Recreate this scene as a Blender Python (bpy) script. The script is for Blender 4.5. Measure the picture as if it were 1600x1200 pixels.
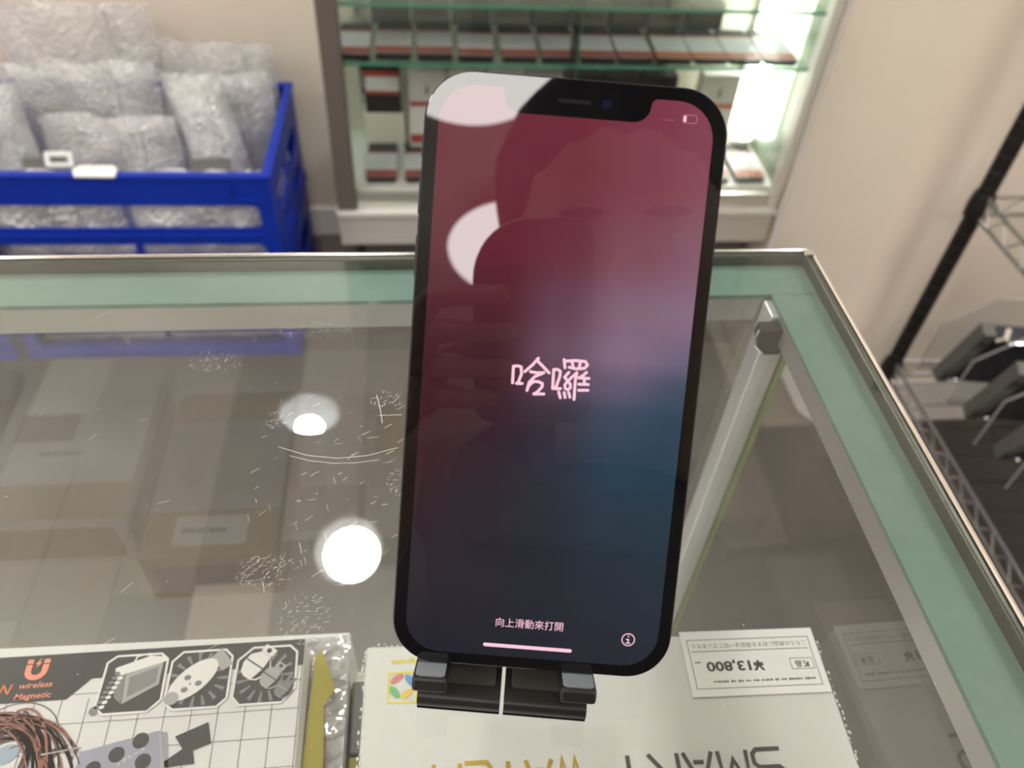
import bpy, bmesh, math, random
from mathutils import Vector, Matrix, Euler, noise
from mathutils.geometry import tessellate_polygon, delaunay_2d_cdt
PI = math.pi
for o in list(bpy.data.objects):
    bpy.data.objects.remove(o)
S = bpy.context.scene
C = S.collection
rnd = random.Random(7)
GZ = 0.96            # height of the showcase glass above the floor

# ------------------------------------------------------------------ camera
pitch, yaw, roll = 0.7968204, -0.1418146, 0.0757991
def rot3(a, ax): return Matrix.Rotation(a, 3, ax)
cam_R = rot3(yaw, 'Z') @ rot3(PI / 2 - pitch, 'X') @ rot3(roll, 'Z')
cam_loc = Vector((0, 0, GZ + 0.213658))
cd = bpy.data.cameras.new('camera')
cam = bpy.data.objects.new('camera', cd); C.objects.link(cam)
cam.matrix_world = Matrix.Translation(cam_loc) @ cam_R.to_4x4()
cd.sensor_width = 36.0
cd.lens = 36.0 * 1260.425 / 1600.0
cd.clip_start = 0.004; cd.clip_end = 30
cd.dof.use_dof = True; cd.dof.focus_distance = 0.235; cd.dof.aperture_fstop = 14
S.camera = cam
S.view_settings.view_transform = 'Standard'
S.view_settings.look = 'None'
S.view_settings.gamma = 1.0
S.view_settings.use_curve_mapping = False
S.view_settings.exposure = 0.15
w = bpy.data.worlds.new('world'); S.world = w; w.use_nodes = True
w.node_tree.nodes['Background'].inputs[0].default_value = (0.9, 0.87, 0.82, 1)
w.node_tree.nodes['Background'].inputs[1].default_value = 0.3
ROUND_LAMP = 14.0      # radiance of the two mirrored round lamps, base for the added fill
SPOT_LAMP = 360.0
TUBE = 13.0

# ------------------------------------------------------------------ helpers
def tag(o, label=None, cat=None, group=None, kind=None):
    if label: o['label'] = label
    if cat: o['category'] = cat
    if group: o['group'] = group
    if kind: o['kind'] = kind
    return o

class MB:
    def __init__(s): s.v = []; s.f = []; s.m = []; s.mi = 0
    def add(s, vs, fs):
        b = len(s.v); s.v += [tuple(p) for p in vs]
        s.f += [tuple(i + b for i in f) for f in fs]; s.m += [s.mi] * len(fs); return s
    def box(s, x0, x1, y0, y1, z0, z1, M=None):
        vs = [Vector(p) for p in ((x0,y0,z0),(x1,y0,z0),(x1,y1,z0),(x0,y1,z0),(x0,y0,z1),(x1,y0,z1),(x1,y1,z1),(x0,y1,z1))]
        if M: vs = [M @ p for p in vs]
        return s.add(vs, ((3,2,1,0),(4,5,6,7),(0,1,5,4),(1,2,6,5),(2,3,7,6),(3,0,4,7)))
    def tube(s, pts, r, n=8, cap=True):
        pts = [Vector(p) for p in pts]; rs = r if isinstance(r, (list, tuple)) else [r] * len(pts)
        vs = []; fs = []; prev = None
        for i, p in enumerate(pts):
            d = (pts[min(i+1, len(pts)-1)] - pts[max(i-1, 0)]).normalized()
            if prev is None:
                a = Vector((0,0,1)) if abs(d.z) < .9 else Vector((1,0,0))
                u = d.cross(a).normalized()
            else: u = (prev - d * prev.dot(d)).normalized()
            prev = u; q = d.cross(u)
            for k in range(n):
                t = 2 * PI * k / n
                vs.append(p + (u * math.cos(t) + q * math.sin(t)) * rs[i])
        for i in range(len(pts) - 1):
            for k in range(n):
                a = i*n + k; b = i*n + (k+1) % n
                fs.append((a, b, b+n, a+n))
        if cap:
            fs.append(tuple(range(n-1, -1, -1))); fs.append(tuple(range((len(pts)-1)*n, len(pts)*n)))
        return s.add(vs, fs)
    def lathe(s, prof, n=32, M=None, cap=False):
        vs = []; fs = []
        for (r, z) in prof:
            for k in range(n):
                t = 2*PI*k/n; p = Vector((r*math.cos(t), r*math.sin(t), z)); vs.append(M @ p if M else p)
        for i in range(len(prof)-1):
            for k in range(n):
                a = i*n+k; b = i*n+(k+1) % n; fs.append((a, b, b+n, a+n))
        if cap:
            fs.append(tuple(range(n-1, -1, -1))); fs.append(tuple(range((len(prof)-1)*n, len(prof)*n)))
        return s.add(vs, fs)
    def plate(s, outer, holes=(), z0=0, z1=0.001, M=None):
        """flat polygon with holes, extruded z0..z1 (z0 == z1: single sheet)"""
        loops = [[Vector((p[0], p[1], 0)) for p in outer]] + [[Vector((p[0], p[1], 0)) for p in h] for h in holes]
        tris = tessellate_polygon(loops)
        flat = [p for l in loops for p in l]; n = len(flat)
        def T(p, z):
            q = Vector((p.x, p.y, z)); return M @ q if M else q
        def area(t):
            a, b, c = (flat[i] for i in t); return (b-a).cross(c-a).z
        tris = [t if area(t) > 0 else (t[0], t[2], t[1]) for t in tris if abs(area(t)) > 1e-14]
        if z0 == z1:
            return s.add([T(p, z0) for p in flat], tris)
        vs = [T(p, z0) for p in flat] + [T(p, z1) for p in flat]
        fs = [(c, b, a) for a, b, c in tris] + [(a+n, b+n, c+n) for a, b, c in tris]
        k = 0
        for li, l in enumerate(loops):
            ar = sum(l[i].x*l[(i+1) % len(l)].y - l[(i+1) % len(l)].x*l[i].y for i in range(len(l)))
            ccw = (ar > 0) == (li == 0)
            for i in range(len(l)):
                a = k+i; b = k+(i+1) % len(l)
                fs.append((a, b, b+n, a+n) if ccw else (b, a, a+n, b+n))
            k += len(l)
        return s.add(vs, fs)
    def mesh(s, name, mats, smooth=False, bev=0, seg=2):
        me = bpy.data.meshes.new(name); me.from_pydata(s.v, [], s.f)
        for m in (mats if isinstance(mats, (list, tuple)) else [mats]): me.materials.append(m)
        me.polygons.foreach_set('material_index', s.m)
        if bev:
            bm = bmesh.new(); bm.from_mesh(me)
            bmesh.ops.remove_doubles(bm, verts=bm.verts, dist=1e-6)
            es = [e for e in bm.edges if len(e.link_faces) == 2 and e.calc_face_angle(0) > .6]
            bmesh.ops.bevel(bm, geom=es, offset=bev, segments=seg, profile=.5, affect='EDGES', clamp_overlap=True)
            bm.to_mesh(me); bm.free()
        if smooth:
            me.polygons.foreach_set('use_smooth', [True]*len(me.polygons))
            try: me.set_sharp_from_angle(angle=.7)
            except Exception: pass
        me.update(); return me
    def build(s, name, mats, parent=None, smooth=False, bev=0, seg=2, loc=None):
        return link(name, s.mesh(name, mats, smooth, bev, seg), parent, loc)

def link(name, me, parent=None, loc=None):
    o = bpy.data.objects.new(name, me); C.objects.link(o)
    if parent: o.parent = parent
    if loc: o.location = loc
    return o
def empty(name, loc=(0,0,0), rz=0.0, M=None):
    o = bpy.data.objects.new(name, None); C.objects.link(o); o.empty_display_size = .02
    if M is not None: o.matrix_world = M
    else: o.location = loc; o.rotation_euler = (0, 0, rz)
    return o
def copy_tree(o, parent=None):
    c = o.copy(); C.objects.link(c)
    if parent: c.parent = parent
    for ch in list(o.children): copy_tree(ch, c)
    return c
def structure(o): o['kind'] = 'structure'; return o
def rrect(x0, x1, y0, y1, r, n=6):
    pts = []
    for cx, cy, a in ((x1-r, y1-r, 0), (x0+r, y1-r, 90), (x0+r, y0+r, 180), (x1-r, y0+r, 270)):
        for k in range(n+1):
            t = math.radians(a + 90*k/n); pts.append((cx + r*math.cos(t), cy + r*math.sin(t)))
    return pts
def circ(cx, cy, r, n=20, ry=None, rot=0):
    ry = ry or r; c, q = math.cos(rot), math.sin(rot); out = []
    for k in range(n):
        a = r*math.cos(2*PI*k/n); b = ry*math.sin(2*PI*k/n); out.append((cx + a*c - b*q, cy + a*q + b*c))
    return out
def stroke_polys(path, wd):
    """one quad per segment plus round joints"""
    out = []; h = wd/2
    for (a, b) in zip(path, path[1:]):
        d = Vector((b[0]-a[0], b[1]-a[1]))
        if d.length < 1e-9: continue
        d.normalize(); n = Vector((-d.y, d.x))*h
        out.append([(a[0]-n.x, a[1]-n.y), (b[0]-n.x, b[1]-n.y), (b[0]+n.x, b[1]+n.y), (a[0]+n.x, a[1]+n.y)])
    for p in path: out.append(circ(p[0], p[1], h, 8))
    return out
def offset_line(path, wd):
    """mitred ribbon polygon faces along a path"""
    n = len(path); L = []; R = []
    closed = path[0] == path[-1]
    for i, p in enumerate(path):
        if closed: a = path[i-1 if i else n-2]; b = path[i+1 if i < n-1 else 1]
        else: a = path[max(i-1, 0)]; b = path[min(i+1, n-1)]
        d1 = Vector((p[0]-a[0], p[1]-a[1])); d2 = Vector((b[0]-p[0], b[1]-p[1]))
        if d1.length < 1e-9: d1 = d2
        if d2.length < 1e-9: d2 = d1
        d1.normalize(); d2.normalize(); t = (d1+d2)
        t = d1 if t.length < 1e-6 else t.normalized()
        nn = Vector((-t.y, t.x)); k = wd/2/max(.5, abs(nn.dot(Vector((-d1.y, d1.x)))))
        L.append((p[0]+nn.x*k, p[1]+nn.y*k)); R.append((p[0]-nn.x*k, p[1]-nn.y*k))
    return [[R[i], R[i+1], L[i+1], L[i]] for i in range(n-1)]
def flat_mesh(polys, z, sc=.001, M=None):
    mb = MB()
    for p in polys:
        if len(p) <= 4:
            vs = [Vector((a*sc, b*sc, z)) for a, b in p]
            ar = sum(p[i][0]*p[(i+1) % len(p)][1]-p[(i+1) % len(p)][0]*p[i][1] for i in range(len(p)))
            mb.add(vs if not M else [M @ q for q in vs], [tuple(range(len(p))) if ar > 0 else tuple(reversed(range(len(p))))])
        else: mb.plate([(a*sc, b*sc) for a, b in p], (), z, z, M)
    return mb
def text_mesh(name, body, size, mat, parent, loc, rz=0.0, align='CENTER', shear=0.0, width=None, bold=0.0, space=1.0):
    cu = bpy.data.curves.new(name, 'FONT'); cu.body = body; cu.size = size
    cu.align_x = align; cu.align_y = 'CENTER'; cu.resolution_u = 2; cu.shear = shear; cu.offset = bold; cu.space_character = space
    tmp = bpy.data.objects.new(name, cu); C.objects.link(tmp)
    dg = bpy.context.evaluated_depsgraph_get()
    me = bpy.data.meshes.new_from_object(tmp.evaluated_get(dg))
    bpy.data.objects.remove(tmp); bpy.data.curves.remove(cu)
    me.materials.clear(); me.materials.append(mat); me.name = name
    if width and len(me.vertices):
        xs = [v.co.x for v in me.vertices]; k = width/(max(xs)-min(xs))
        for v in me.vertices: v.co.x *= k
    o = link(name, me, parent); o.location = loc; o.rotation_euler = (0, 0, rz); return o

# ------------------------------------------------------------------ materials
def nmat(name):
    m = bpy.data.materials.new(name); m.use_nodes = True; nt = m.node_tree
    return m, nt, nt.nodes, nt.nodes['Principled BSDF']
def P(name, col, rough=.5, metal=0.0, spec=.5, emit=None, es=0.0, coat=0.0, var=0.0, vscale=20.0, bump=0.0, bscale=200.0, alpha=1.0, stretch=None):
    m, nt, N, b = nmat(name)
    b.inputs['Base Color'].default_value = (*col, 1); b.inputs['Roughness'].default_value = rough
    b.inputs['Metallic'].default_value = metal; b.inputs['Specular IOR Level'].default_value = spec
    b.inputs['Coat Weight'].default_value = coat; b.inputs['Alpha'].default_value = alpha
    if emit: b.inputs['Emission Color'].default_value = (*emit, 1); b.inputs['Emission Strength'].default_value = es
    if var or bump:
        tc = N.new('ShaderNodeTexCoord'); src = tc.outputs['Object']
        if stretch:
            mp = N.new('ShaderNodeMapping'); mp.inputs['Scale'].default_value = stretch
            nt.links.new(src, mp.inputs[0]); src = mp.outputs[0]
    if var:
        n = N.new('ShaderNodeTexNoise'); n.inputs['Scale'].default_value = vscale; n.inputs['Detail'].default_value = 5
        nt.links.new(src, n.inputs['Vector'])
        mx = N.new('ShaderNodeMix'); mx.data_type = 'RGBA'
        mx.inputs[6].default_value = (*[c*(1-var) for c in col], 1); mx.inputs[7].default_value = (*[min(1, c*(1+var)) for c in col], 1)
        nt.links.new(n.outputs['Fac'], mx.inputs[0]); nt.links.new(mx.outputs[2], b.inputs['Base Color'])
    if bump:
        n2 = N.new('ShaderNodeTexNoise'); n2.inputs['Scale'].default_value = bscale; n2.inputs['Detail'].default_value = 3
        nt.links.new(src, n2.inputs['Vector'])
        bp = N.new('ShaderNodeBump'); bp.inputs['Strength'].default_value = bump; bp.inputs['Distance'].default_value = .002
        nt.links.new(n2.outputs['Fac'], bp.inputs['Height']); nt.links.new(bp.outputs[0], b.inputs['Normal'])
    return m
def thin_glass(name, tint=(.95, .98, .96), rough=0.0, haze=0.0, boost=1.85, dust=0.0):
    """architectural pane: light passes straight through, both faces reflect by Fresnel"""
    m, nt, N, b = nmat(name); N.remove(b); out = N['Material Output']; L = nt.links.new
    tr = N.new('ShaderNodeBsdfTransparent'); tr.inputs[0].default_value = (*tint, 1)
    gl = N.new('ShaderNodeBsdfGlossy'); gl.inputs['Roughness'].default_value = rough
    geo = N.new('ShaderNodeNewGeometry')
    ior = N.new('ShaderNodeMix'); ior.data_type = 'FLOAT'; ior.inputs[2].default_value = 1.5; ior.inputs[3].default_value = 1/1.5
    L(geo.outputs['Backfacing'], ior.inputs[0])
    fr = N.new('ShaderNodeFresnel'); L(ior.outputs[0], fr.inputs['IOR'])
    m1 = N.new('ShaderNodeMath'); m1.operation = 'MULTIPLY'; m1.inputs[1].default_value = boost; m1.use_clamp = True; L(fr.outputs[0], m1.inputs[0])
    fb = N.new('ShaderNodeMath'); fb.operation = 'SUBTRACT'; fb.inputs[0].default_value = 1.0; L(geo.outputs['Backfacing'], fb.inputs[1])
    m2 = N.new('ShaderNodeMath'); m2.operation = 'MULTIPLY'; L(m1.outputs[0], m2.inputs[0]); L(fb.outputs[0], m2.inputs[1])
    mix = N.new('ShaderNodeMixShader'); L(m2.outputs[0], mix.inputs[0]); L(tr.outputs[0], mix.inputs[1]); L(gl.outputs[0], mix.inputs[2])
    last = mix
    if haze or dust:
        df = N.new('ShaderNodeBsdfDiffuse'); df.inputs[0].default_value = (.8, .8, .8, 1)
        tc = N.new('ShaderNodeTexCoord')
        n1 = N.new('ShaderNodeTexNoise'); n1.inputs['Scale'].default_value = 9; n1.inputs['Detail'].default_value = 6; L(tc.outputs['Object'], n1.inputs['Vector'])
        r1 = N.new('ShaderNodeMapRange'); r1.inputs[1].default_value = .58; r1.inputs[2].default_value = .8; r1.inputs[3].default_value = haze; r1.inputs[4].default_value = haze + dust
        L(n1.outputs['Fac'], r1.inputs[0])
        mh = N.new('ShaderNodeMixShader'); L(r1.outputs[0], mh.inputs[0]); L(last.outputs[0], mh.inputs[1]); L(df.outputs[0], mh.inputs[2]); last = mh
    L(last.outputs[0], out.inputs[0]); return m
def film(name, col=(.85, .87, .88), opac=.35, bub=180.0, strength=.6, rough=.18, gloss=.25):
    """crinkled or bubbled clear polythene"""
    m, nt, N, b = nmat(name); N.remove(b); out = N['Material Output']; L = nt.links.new
    tc = N.new('ShaderNodeTexCoord')
    vo = N.new('ShaderNodeTexVoronoi'); vo.inputs['Scale'].default_value = bub; L(tc.outputs['Object'], vo.inputs['Vector'])
    no = N.new('ShaderNodeTexNoise'); no.inputs['Scale'].default_value = 14; no.inputs['Detail'].default_value = 6; L(tc.outputs['Object'], no.inputs['Vector'])
    ad = N.new('ShaderNodeMath'); ad.operation = 'ADD'; L(vo.outputs['Distance'], ad.inputs[0]); L(no.outputs['Fac'], ad.inputs[1])
    bp = N.new('ShaderNodeBump'); bp.inputs['Strength'].default_value = strength; bp.inputs['Distance'].default_value = .006; L(ad.outputs[0], bp.inputs['Height'])
    tr = N.new('ShaderNodeBsdfTransparent'); tr.inputs[0].default_value = (.96, .97, .98, 1)
    df = N.new('ShaderNodeBsdfDiffuse'); df.inputs[0].default_value = (*col, 1); L(bp.outputs[0], df.inputs['Normal'])
    gl = N.new('ShaderNodeBsdfGlossy'); gl.inputs['Roughness'].default_value = rough; L(bp.outputs[0], gl.inputs['Normal'])
    r = N.new('ShaderNodeMapRange'); r.inputs[1].default_value = .35; r.inputs[2].default_value = .7; r.inputs[3].default_value = opac*.55; r.inputs[4].default_value = min(1, opac*1.45); L(no.outputs['Fac'], r.inputs[0])
    m1 = N.new('ShaderNodeMixShader'); L(r.outputs[0], m1.inputs[0]); L(tr.outputs[0], m1.inputs[1]); L(df.outputs[0], m1.inputs[2])
    m2 = N.new('ShaderNodeMixShader'); m2.inputs[0].default_value = gloss; L(m1.outputs[0], m2.inputs[1]); L(gl.outputs[0], m2.inputs[2])
    L(m2.outputs[0], out.inputs[0]); return m
def emitter(name, col, st):
    m, nt, N, b = nmat(name); N.remove(b); e = N.new('ShaderNodeEmission'); e.inputs[0].default_value = (*col, 1); e.inputs[1].default_value = st
    nt.links.new(e.outputs[0], N['Material Output'].inputs[0]); return m

m_wall = P('beige_wallpaper', (.76, .67, .575), .75, var=.05, vscale=3, bump=.15, bscale=300)
m_pillar = P('beige_wallpaper_pillar', (.77, .69, .60), .7, var=.05, vscale=3, bump=.12, bscale=300)
m_ceil = P('white_ceiling', (.80, .76, .70), .9, var=.03)
m_base = P('white_vinyl_skirting', (.82, .81, .79), .4)
m_alu = P('anodised_aluminium', (.62, .61, .58), .32, .9, bump=.03, bscale=400, stretch=(1, 40, 40))
m_alu_pale = P('satin_aluminium', (.74, .73, .70), .4, .35)
m_rail = P('grey_rail', (.50, .49, .48), .35, .6)
m_post = P('bright_post', (.80, .84, .86), .3, .55)
m_rim_dark = P('rim_channel', (.10, .105, .085), .3, .5)
m_alu_dark = P('dark_aluminium', (.17, .15, .135), .45, .4)
m_chrome = P('polished_steel', (.86, .86, .85), .14, 1.0)
m_green = P('green_band', (.138, .246, .200), .6, var=.12, vscale=160, bump=.1)
m_glass_top = thin_glass('counter_glass', (.960, .968, .962), haze=.012, dust=.045)
m_glass = thin_glass('clear_glass', (.972, .98, .975))
m_glass_green = thin_glass('shelf_glass', (.86, .95, .91))
m_edge = P('green_glass_edge', (.10, .34, .24), .15, alpha=.85)
m_edge_lime = P('lime_glass_edge', (.26, .38, .12), .2, alpha=.9)
m_white = P('white_laminate', (.78, .77, .73), .4)
m_cream = P('cream_panel', (.74, .72, .60), .5)
m_black = P('black_plastic', (.012, .012, .013), .35)
m_blackmatt = P('black_matt', (.012, .012, .014), .5, spec=.3)
m_blackgloss = P('black_gloss', (.006, .006, .008), .06)
m_blue = P('blue_polypropylene', (.0015, .026, .36), .42, spec=.28, var=.12, vscale=30)
m_bubble = film('bubble_wrap', (.88, .87, .86), opac=.28, bub=150, gloss=.20)
m_bubble2 = film('bubble_wrap_dense', (.92, .93, .94), opac=.62, bub=190, strength=.9, gloss=.35)
m_shrink = film('shrink_film', (.9, .9, .9), opac=.10, bub=60, strength=.8, rough=.08, gloss=.10)
m_bag = film('clear_sleeve', (.85, .85, .85), opac=.02, bub=40, strength=.3, rough=.15, gloss=.02)
m_paper = P('white_paper', (.80, .80, .78), .6)
m_card = P('white_card', (.74, .74, .72), .5)
m_red = P('red_print', (.42, .055, .035), .55)
m_orange_print = P('orange_print', (.62, .16, .05), .55)
m_ink = P('dark_ink', (.035, .035, .032), .55)
m_ink_grey = P('grey_ink', (.17, .18, .18), .6)
m_yellow = P('yellow_card', (.42, .36, .05), .55)
m_ochre = P('ochre_card', (.36, .30, .09), .55)
m_gold = P('gold_ink', (.55, .36, .03), .35, .3)
m_yellow_ink = P('yellow_ink', (.80, .66, .03), .5)
m_salmon = P('salmon_print', (.80, .27, .17), .55)
m_steelwire = P('rack_wire', (.42, .42, .43), .25, .9)
m_ring = P('glint_and_wire_metal', (.07, .067, .064), .3, .6)
m_postblack = P('black_post', (.018, .016, .016), .28, .3)
m_acrylic = thin_glass('clear_acrylic', (.93, .94, .95), .05, haze=.006, boost=1.1)
m_grey = P('grey_plastic', (.18, .18, .17), .45)
m_navy = P('navy_plastic', (.02, .022, .035), .25)
m_cable = P('white_cable', (.72, .68, .70), .5)
m_ringlamp = emitter('lamp_diffuser', (1.0, .965, .92), ROUND_LAMP)
m_fill_lamp = emitter('fill_lamp_diffuser', (1.0, .965, .92), ROUND_LAMP*1.6)
m_spot = emitter('spot_bulb', (.97, 1.0, .98), SPOT_LAMP)
m_tube = emitter('fluorescent_glow', (1.0, .99, .88), TUBE)
m_cone = P('white_reflector', (.85, .86, .87), .3)

# ------------------------------------------------------------------ room
XL, XR, YF, YB, ZC = -2.1, 2.5, -2.5, 1.66, 2.35
structure(MB().box(XL-.1, XR+.1, YB, YB+.1, 0, ZC).build('wall_back', m_wall))
structure(MB().box(XL-.1, XL, YF, YB, 0, ZC).build('wall_left', m_wall))
structure(MB().box(XR, XR+.1, YF, YB, 0, ZC).build('wall_right', m_wall))
structure(MB().box(XL-.1, XR+.1, YF-.1, YF, 0, ZC).build('wall_front', m_wall))
structure(MB().box(XL-.1, XR+.1, YF-.1, YB+.1, ZC, ZC+.1).build('ceiling', m_ceil))
# pillar with a rounded corner beside the cabinet
PX, PY, pr = .735, 1.006, .045
def pillar_outline(g):
    pts = [(XR, PY-g), ]
    for k in range(9):
        t = math.radians(270 - 90*k/8); pts.append((PX+pr + (pr+g)*math.cos(t), PY+pr + (pr+g)*math.sin(t)))
    return pts
pts = pillar_outline(0) + [(PX, YB), (XR, YB)]
structure(MB().plate(pts, (), 0, ZC).build('wall_pillar', m_pillar, smooth=True))
bo = pillar_outline(.004); bi = pillar_outline(.0)
structure(MB().plate(bo + [(PX-.004, YB), (PX, YB)] + list(reversed(bi)), (), 0.003, .115).build('baseboard_right', m_base, smooth=True))
structure(MB().box(XL, -.2, YB-.006, YB, .003, .075).build('baseboard_back', m_base))
# floor and its planks
def plank_mat(name, c):
    return P(name, c, .42, var=.28, vscale=9, bump=.06, bscale=60, stretch=(14, 1.2, 1))
pm = [plank_mat('plank_%s' % n, c) for n, c in (('umber', (.060, .047, .041)), ('taupe', (.098, .079, .068)), ('sand', (.20, .17, .145)), ('dark', (.030, .022, .019)), ('ash', (.13, .108, .095)))]
m_floor, nt, N, b = nmat('wood_floor')
br = N.new('ShaderNodeTexBrick'); br.inputs['Color1'].default_value = (.12, .095, .08, 1); br.inputs['Color2'].default_value = (.2, .165, .14, 1); br.inputs['Mortar'].default_value = (.03, .025, .02, 1)
br.inputs['Scale'].default_value = 1; br.inputs['Brick Width'].default_value = .9; br.inputs['Row Height'].default_value = .13; br.inputs['Mortar Size'].default_value = .002
tc = N.new('ShaderNodeTexCoord'); mp = N.new('ShaderNodeMapping'); mp.inputs['Rotation'].default_value = (0, 0, PI/2)
nt.links.new(tc.outputs['Object'], mp.inputs[0]); nt.links.new(mp.outputs[0], br.inputs[0]); nt.links.new(br.outputs[0], b.inputs['Base Color'])
b.inputs['Roughness'].default_value = .45
fl = structure(MB().box(XL-.1, XR+.1, YF-.1, YB+.1, -.05, -.0015).build('floor', m_floor))
PW = .125
i = 0; xk = -1.26
prng = random.Random(21)
while xk < 1.42:
    y = .1 - prng.random()*.5
    while y < YB-.01:
        ln = prng.choice((.42, .6, .78, .95)); y1 = min(y+ln, YB-.002)
        if y1 - max(y, -.4) > .04 and not (xk+PW > PX-.002 and y >= PY-.01):
            ye = y1 if not (xk+PW > PX-.006) else min(y1, PY-.006)
            if ye - y > .03:
                wts = (1.3, 1.6, 1.1, .5, 1.4) if xk < .25 else (2, .8, .05, 3.0, .25)  # darker mix on the right puts the rack's shade into the planks
                MB().box(.0007, PW-.0007, .0007, ye-y-.0007, -.0015, .0008 + .0007*prng.random()).build('plank', prng.choices(pm, wts)[0], fl, loc=(xk, y, 0))
        y = y1
    xk += PW

# ------------------------------------------------------------------ lamps
def round_lamp(x, y, label, glow=None):
    t = empty('ceiling_lamp', (x, y, ZC)); tag(t, label, 'ceiling lamp', 'round ceiling lamps')
    MB().lathe([(.0, -.001), (.06, -.001), (.06, -.03), (.02, -.034), (.02, -.075), (.0, -.075)], 32).build('mount', m_white, t, smooth=True)
    pf = [(max(.0005, .183*math.sin(PI*k/20)), -.115+.045*math.cos(PI*k/20)) for k in range(21)]
    MB().lathe(pf[8:], 48).build('diffuser', glow or m_ringlamp, t, smooth=True)
    MB().lathe(pf[:9], 48).build('shade', m_white, t, smooth=True)
    return t
lamp_spots = [(-.164, -1.266, 'round white ceiling lamp mirrored in the phone screen beside the held handset'),
    (-.213, -.667, 'round white ceiling lamp mirrored in the upper left corner of the phone screen'),
    (1.35, -1.40, 'unseen round fill lamp added above the right side of the shop aisle'),
    (1.45, .30, 'unseen round fill lamp added above the wire rack'),
    (-1.45, -1.40, 'unseen round fill lamp added above the left side of the shop aisle'),
    (-1.35, .25, 'unseen round fill lamp added above the left end of the counter'),
    (-1.25, 1.1, 'unseen round fill lamp added above the blue crates'),
    (1.55, -.45, 'unseen round fill lamp added to the right of the photographer'),
    (-1.50, -.60, 'unseen round fill lamp added to the left of the photographer'),
    (2.1, .55, 'unseen round fill lamp added in the corner beyond the wire rack')]
for k, a in enumerate(lamp_spots): round_lamp(*a, glow=None if k < 2 else m_fill_lamp)  # all but the first two are unseen fill lamps added to brighten the walls
def downlight(x, y, z, label, tilt, br=.034, mat=None):
    t = empty('downlight', (x, y, z)); tag(t, label, 'downlight', 'counter downlights'); t.rotation_euler = tilt
    MB().lathe([(.0, .10), (.085, .10), (.085, .0), (.077, -.004), (.070, .0)], 40).build('housing', m_white, t, smooth=True)
    MB().lathe([(.070, .0), (.058, .04), (.036, .075), (.0, .078)], 40).build('reflector', m_cone, t, smooth=True)
    k = br/.034; MB().lathe([(.0, .030-.012*(k-1)), (.024*k, .032-.012*(k-1)), (.034*k, .043-.012*(k-1)), (.034*min(k, 1.15), .06), (.02, .07)], 24).build('bulb', mat or m_spot, t, smooth=True)
downlight(-.303, 1.372, 2.25, 'can downlight mirrored as the upper bright disc on the counter glass', (.1, -.12, 0))
for dx_, dy_, lb_ in ((1.95, .10, 'unseen can downlight added to the right of the wire rack'), (-1.42, .95, 'unseen can downlight added over the left crate stack'), (-1.45, -.35, 'unseen can downlight added left of the photographer'), (1.40, -.45, 'unseen can downlight added right of the photographer')):  # unseen downlights added as fill for the room
    downlight(dx_, dy_, 2.25, lb_, (0, 0, 0))
downlight(-.187, .972, 2.25, 'can downlight mirrored as the lower blazing disc on the counter glass', (-.30, .10, 0), .060, emitter('spot_bulb_wide', (1.0, .98, .92), SPOT_LAMP*.4))

# ------------------------------------------------------------------ showcase counter
cx0, cx1, cy0, cy1 = -.80, .1695, -.20, .2825
sc_ = empty('glass_showcase', (0, 0, 0)); tag(sc_, 'glass topped display showcase with green border and bright metal rim', 'showcase')
MB().box(cx0, cx1, cy0, cy1, GZ-.005, GZ).build('top_glass', m_glass_top, sc_)
mb = MB()
prof = [(.0031, -.0062), (.0031, .0006), (.0036, .0013), (.0043, .0013), (.0048, .0004), (.0049, -.013), (.0044, -.0135), (.0031, -.0135)]
prof_in = [(0.0002, -.0060), (.0002, -.0002), (.0008, .0002), (.0017, -.0004), (.0024, .0002), (.0030, -.0002), (.0030, -.0135), (-.002, -.0135), (-.002, -.0075), (.0002, -.0075)]
def rail(p0, p1, out, pf):
    p0 = Vector(p0); p1 = Vector(p1); out = Vector(out); n = len(pf)
    vs = [p0 + out*a + Vector((0, 0, b)) for a, b in pf] + [p1 + out*a + Vector((0, 0, b)) for a, b in pf]
    fs = [(k, (k+1) % n, (k+1) % n + n, k+n) for k in range(n)] + [tuple(range(n)), tuple(range(2*n-1, n-1, -1))]
    return vs, fs
for (p0, p1, o_) in (((cx0, cy1, GZ), (cx1+.0015, cy1, GZ), (0, 1, 0)), ((cx1, cy1+.0015, GZ), (cx1, cy0, GZ), (1, 0, 0)), ((cx1, cy0, GZ), (cx0, cy0, GZ), (0, -1, 0)), ((cx0, cy0, GZ), (cx0, cy1, GZ), (-1, 0, 0))):
    vs, fs = rail(p0, p1, o_, prof)
    m1 = MB(); m1.add(vs, fs); m1.build('metal_rim', m_chrome, sc_, smooth=False)
    vs, fs = rail(p0, p1, o_, prof_in)
    m1 = MB(); m1.add(vs, fs); m1.build('rim_channel', m_rim_dark, sc_, smooth=False)
vs = [(cx1+.0032*math.cos(t), cy1+.0032*math.sin(t)) for t in (0, .4, .8, 1.2, PI/2)]
MB().plate([(cx1-.001, cy1-.001)] + [(cx1+.0047*math.cos(t), cy1+.0047*math.sin(t)) for t in (0, .4, .8, 1.2, PI/2)], (), GZ-.013, GZ+.0012).build('rim_corner', m_chrome, sc_)
# green border under the glass
gi_x, gi_y = .1488, .2621
MB().box(cx0, cx1, gi_y, cy1, GZ-.0072, GZ-.0052).build('green_border', m_green, sc_)
MB().box(gi_x, cx1, cy0+.02, gi_y-.0003, GZ-.0072, GZ-.0052).build('green_border', m_green, sc_)
MB().box(cx0, gi_x-.0003, cy0, cy0+.02, GZ-.0072, GZ-.0052).build('green_border', m_green, sc_)
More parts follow.
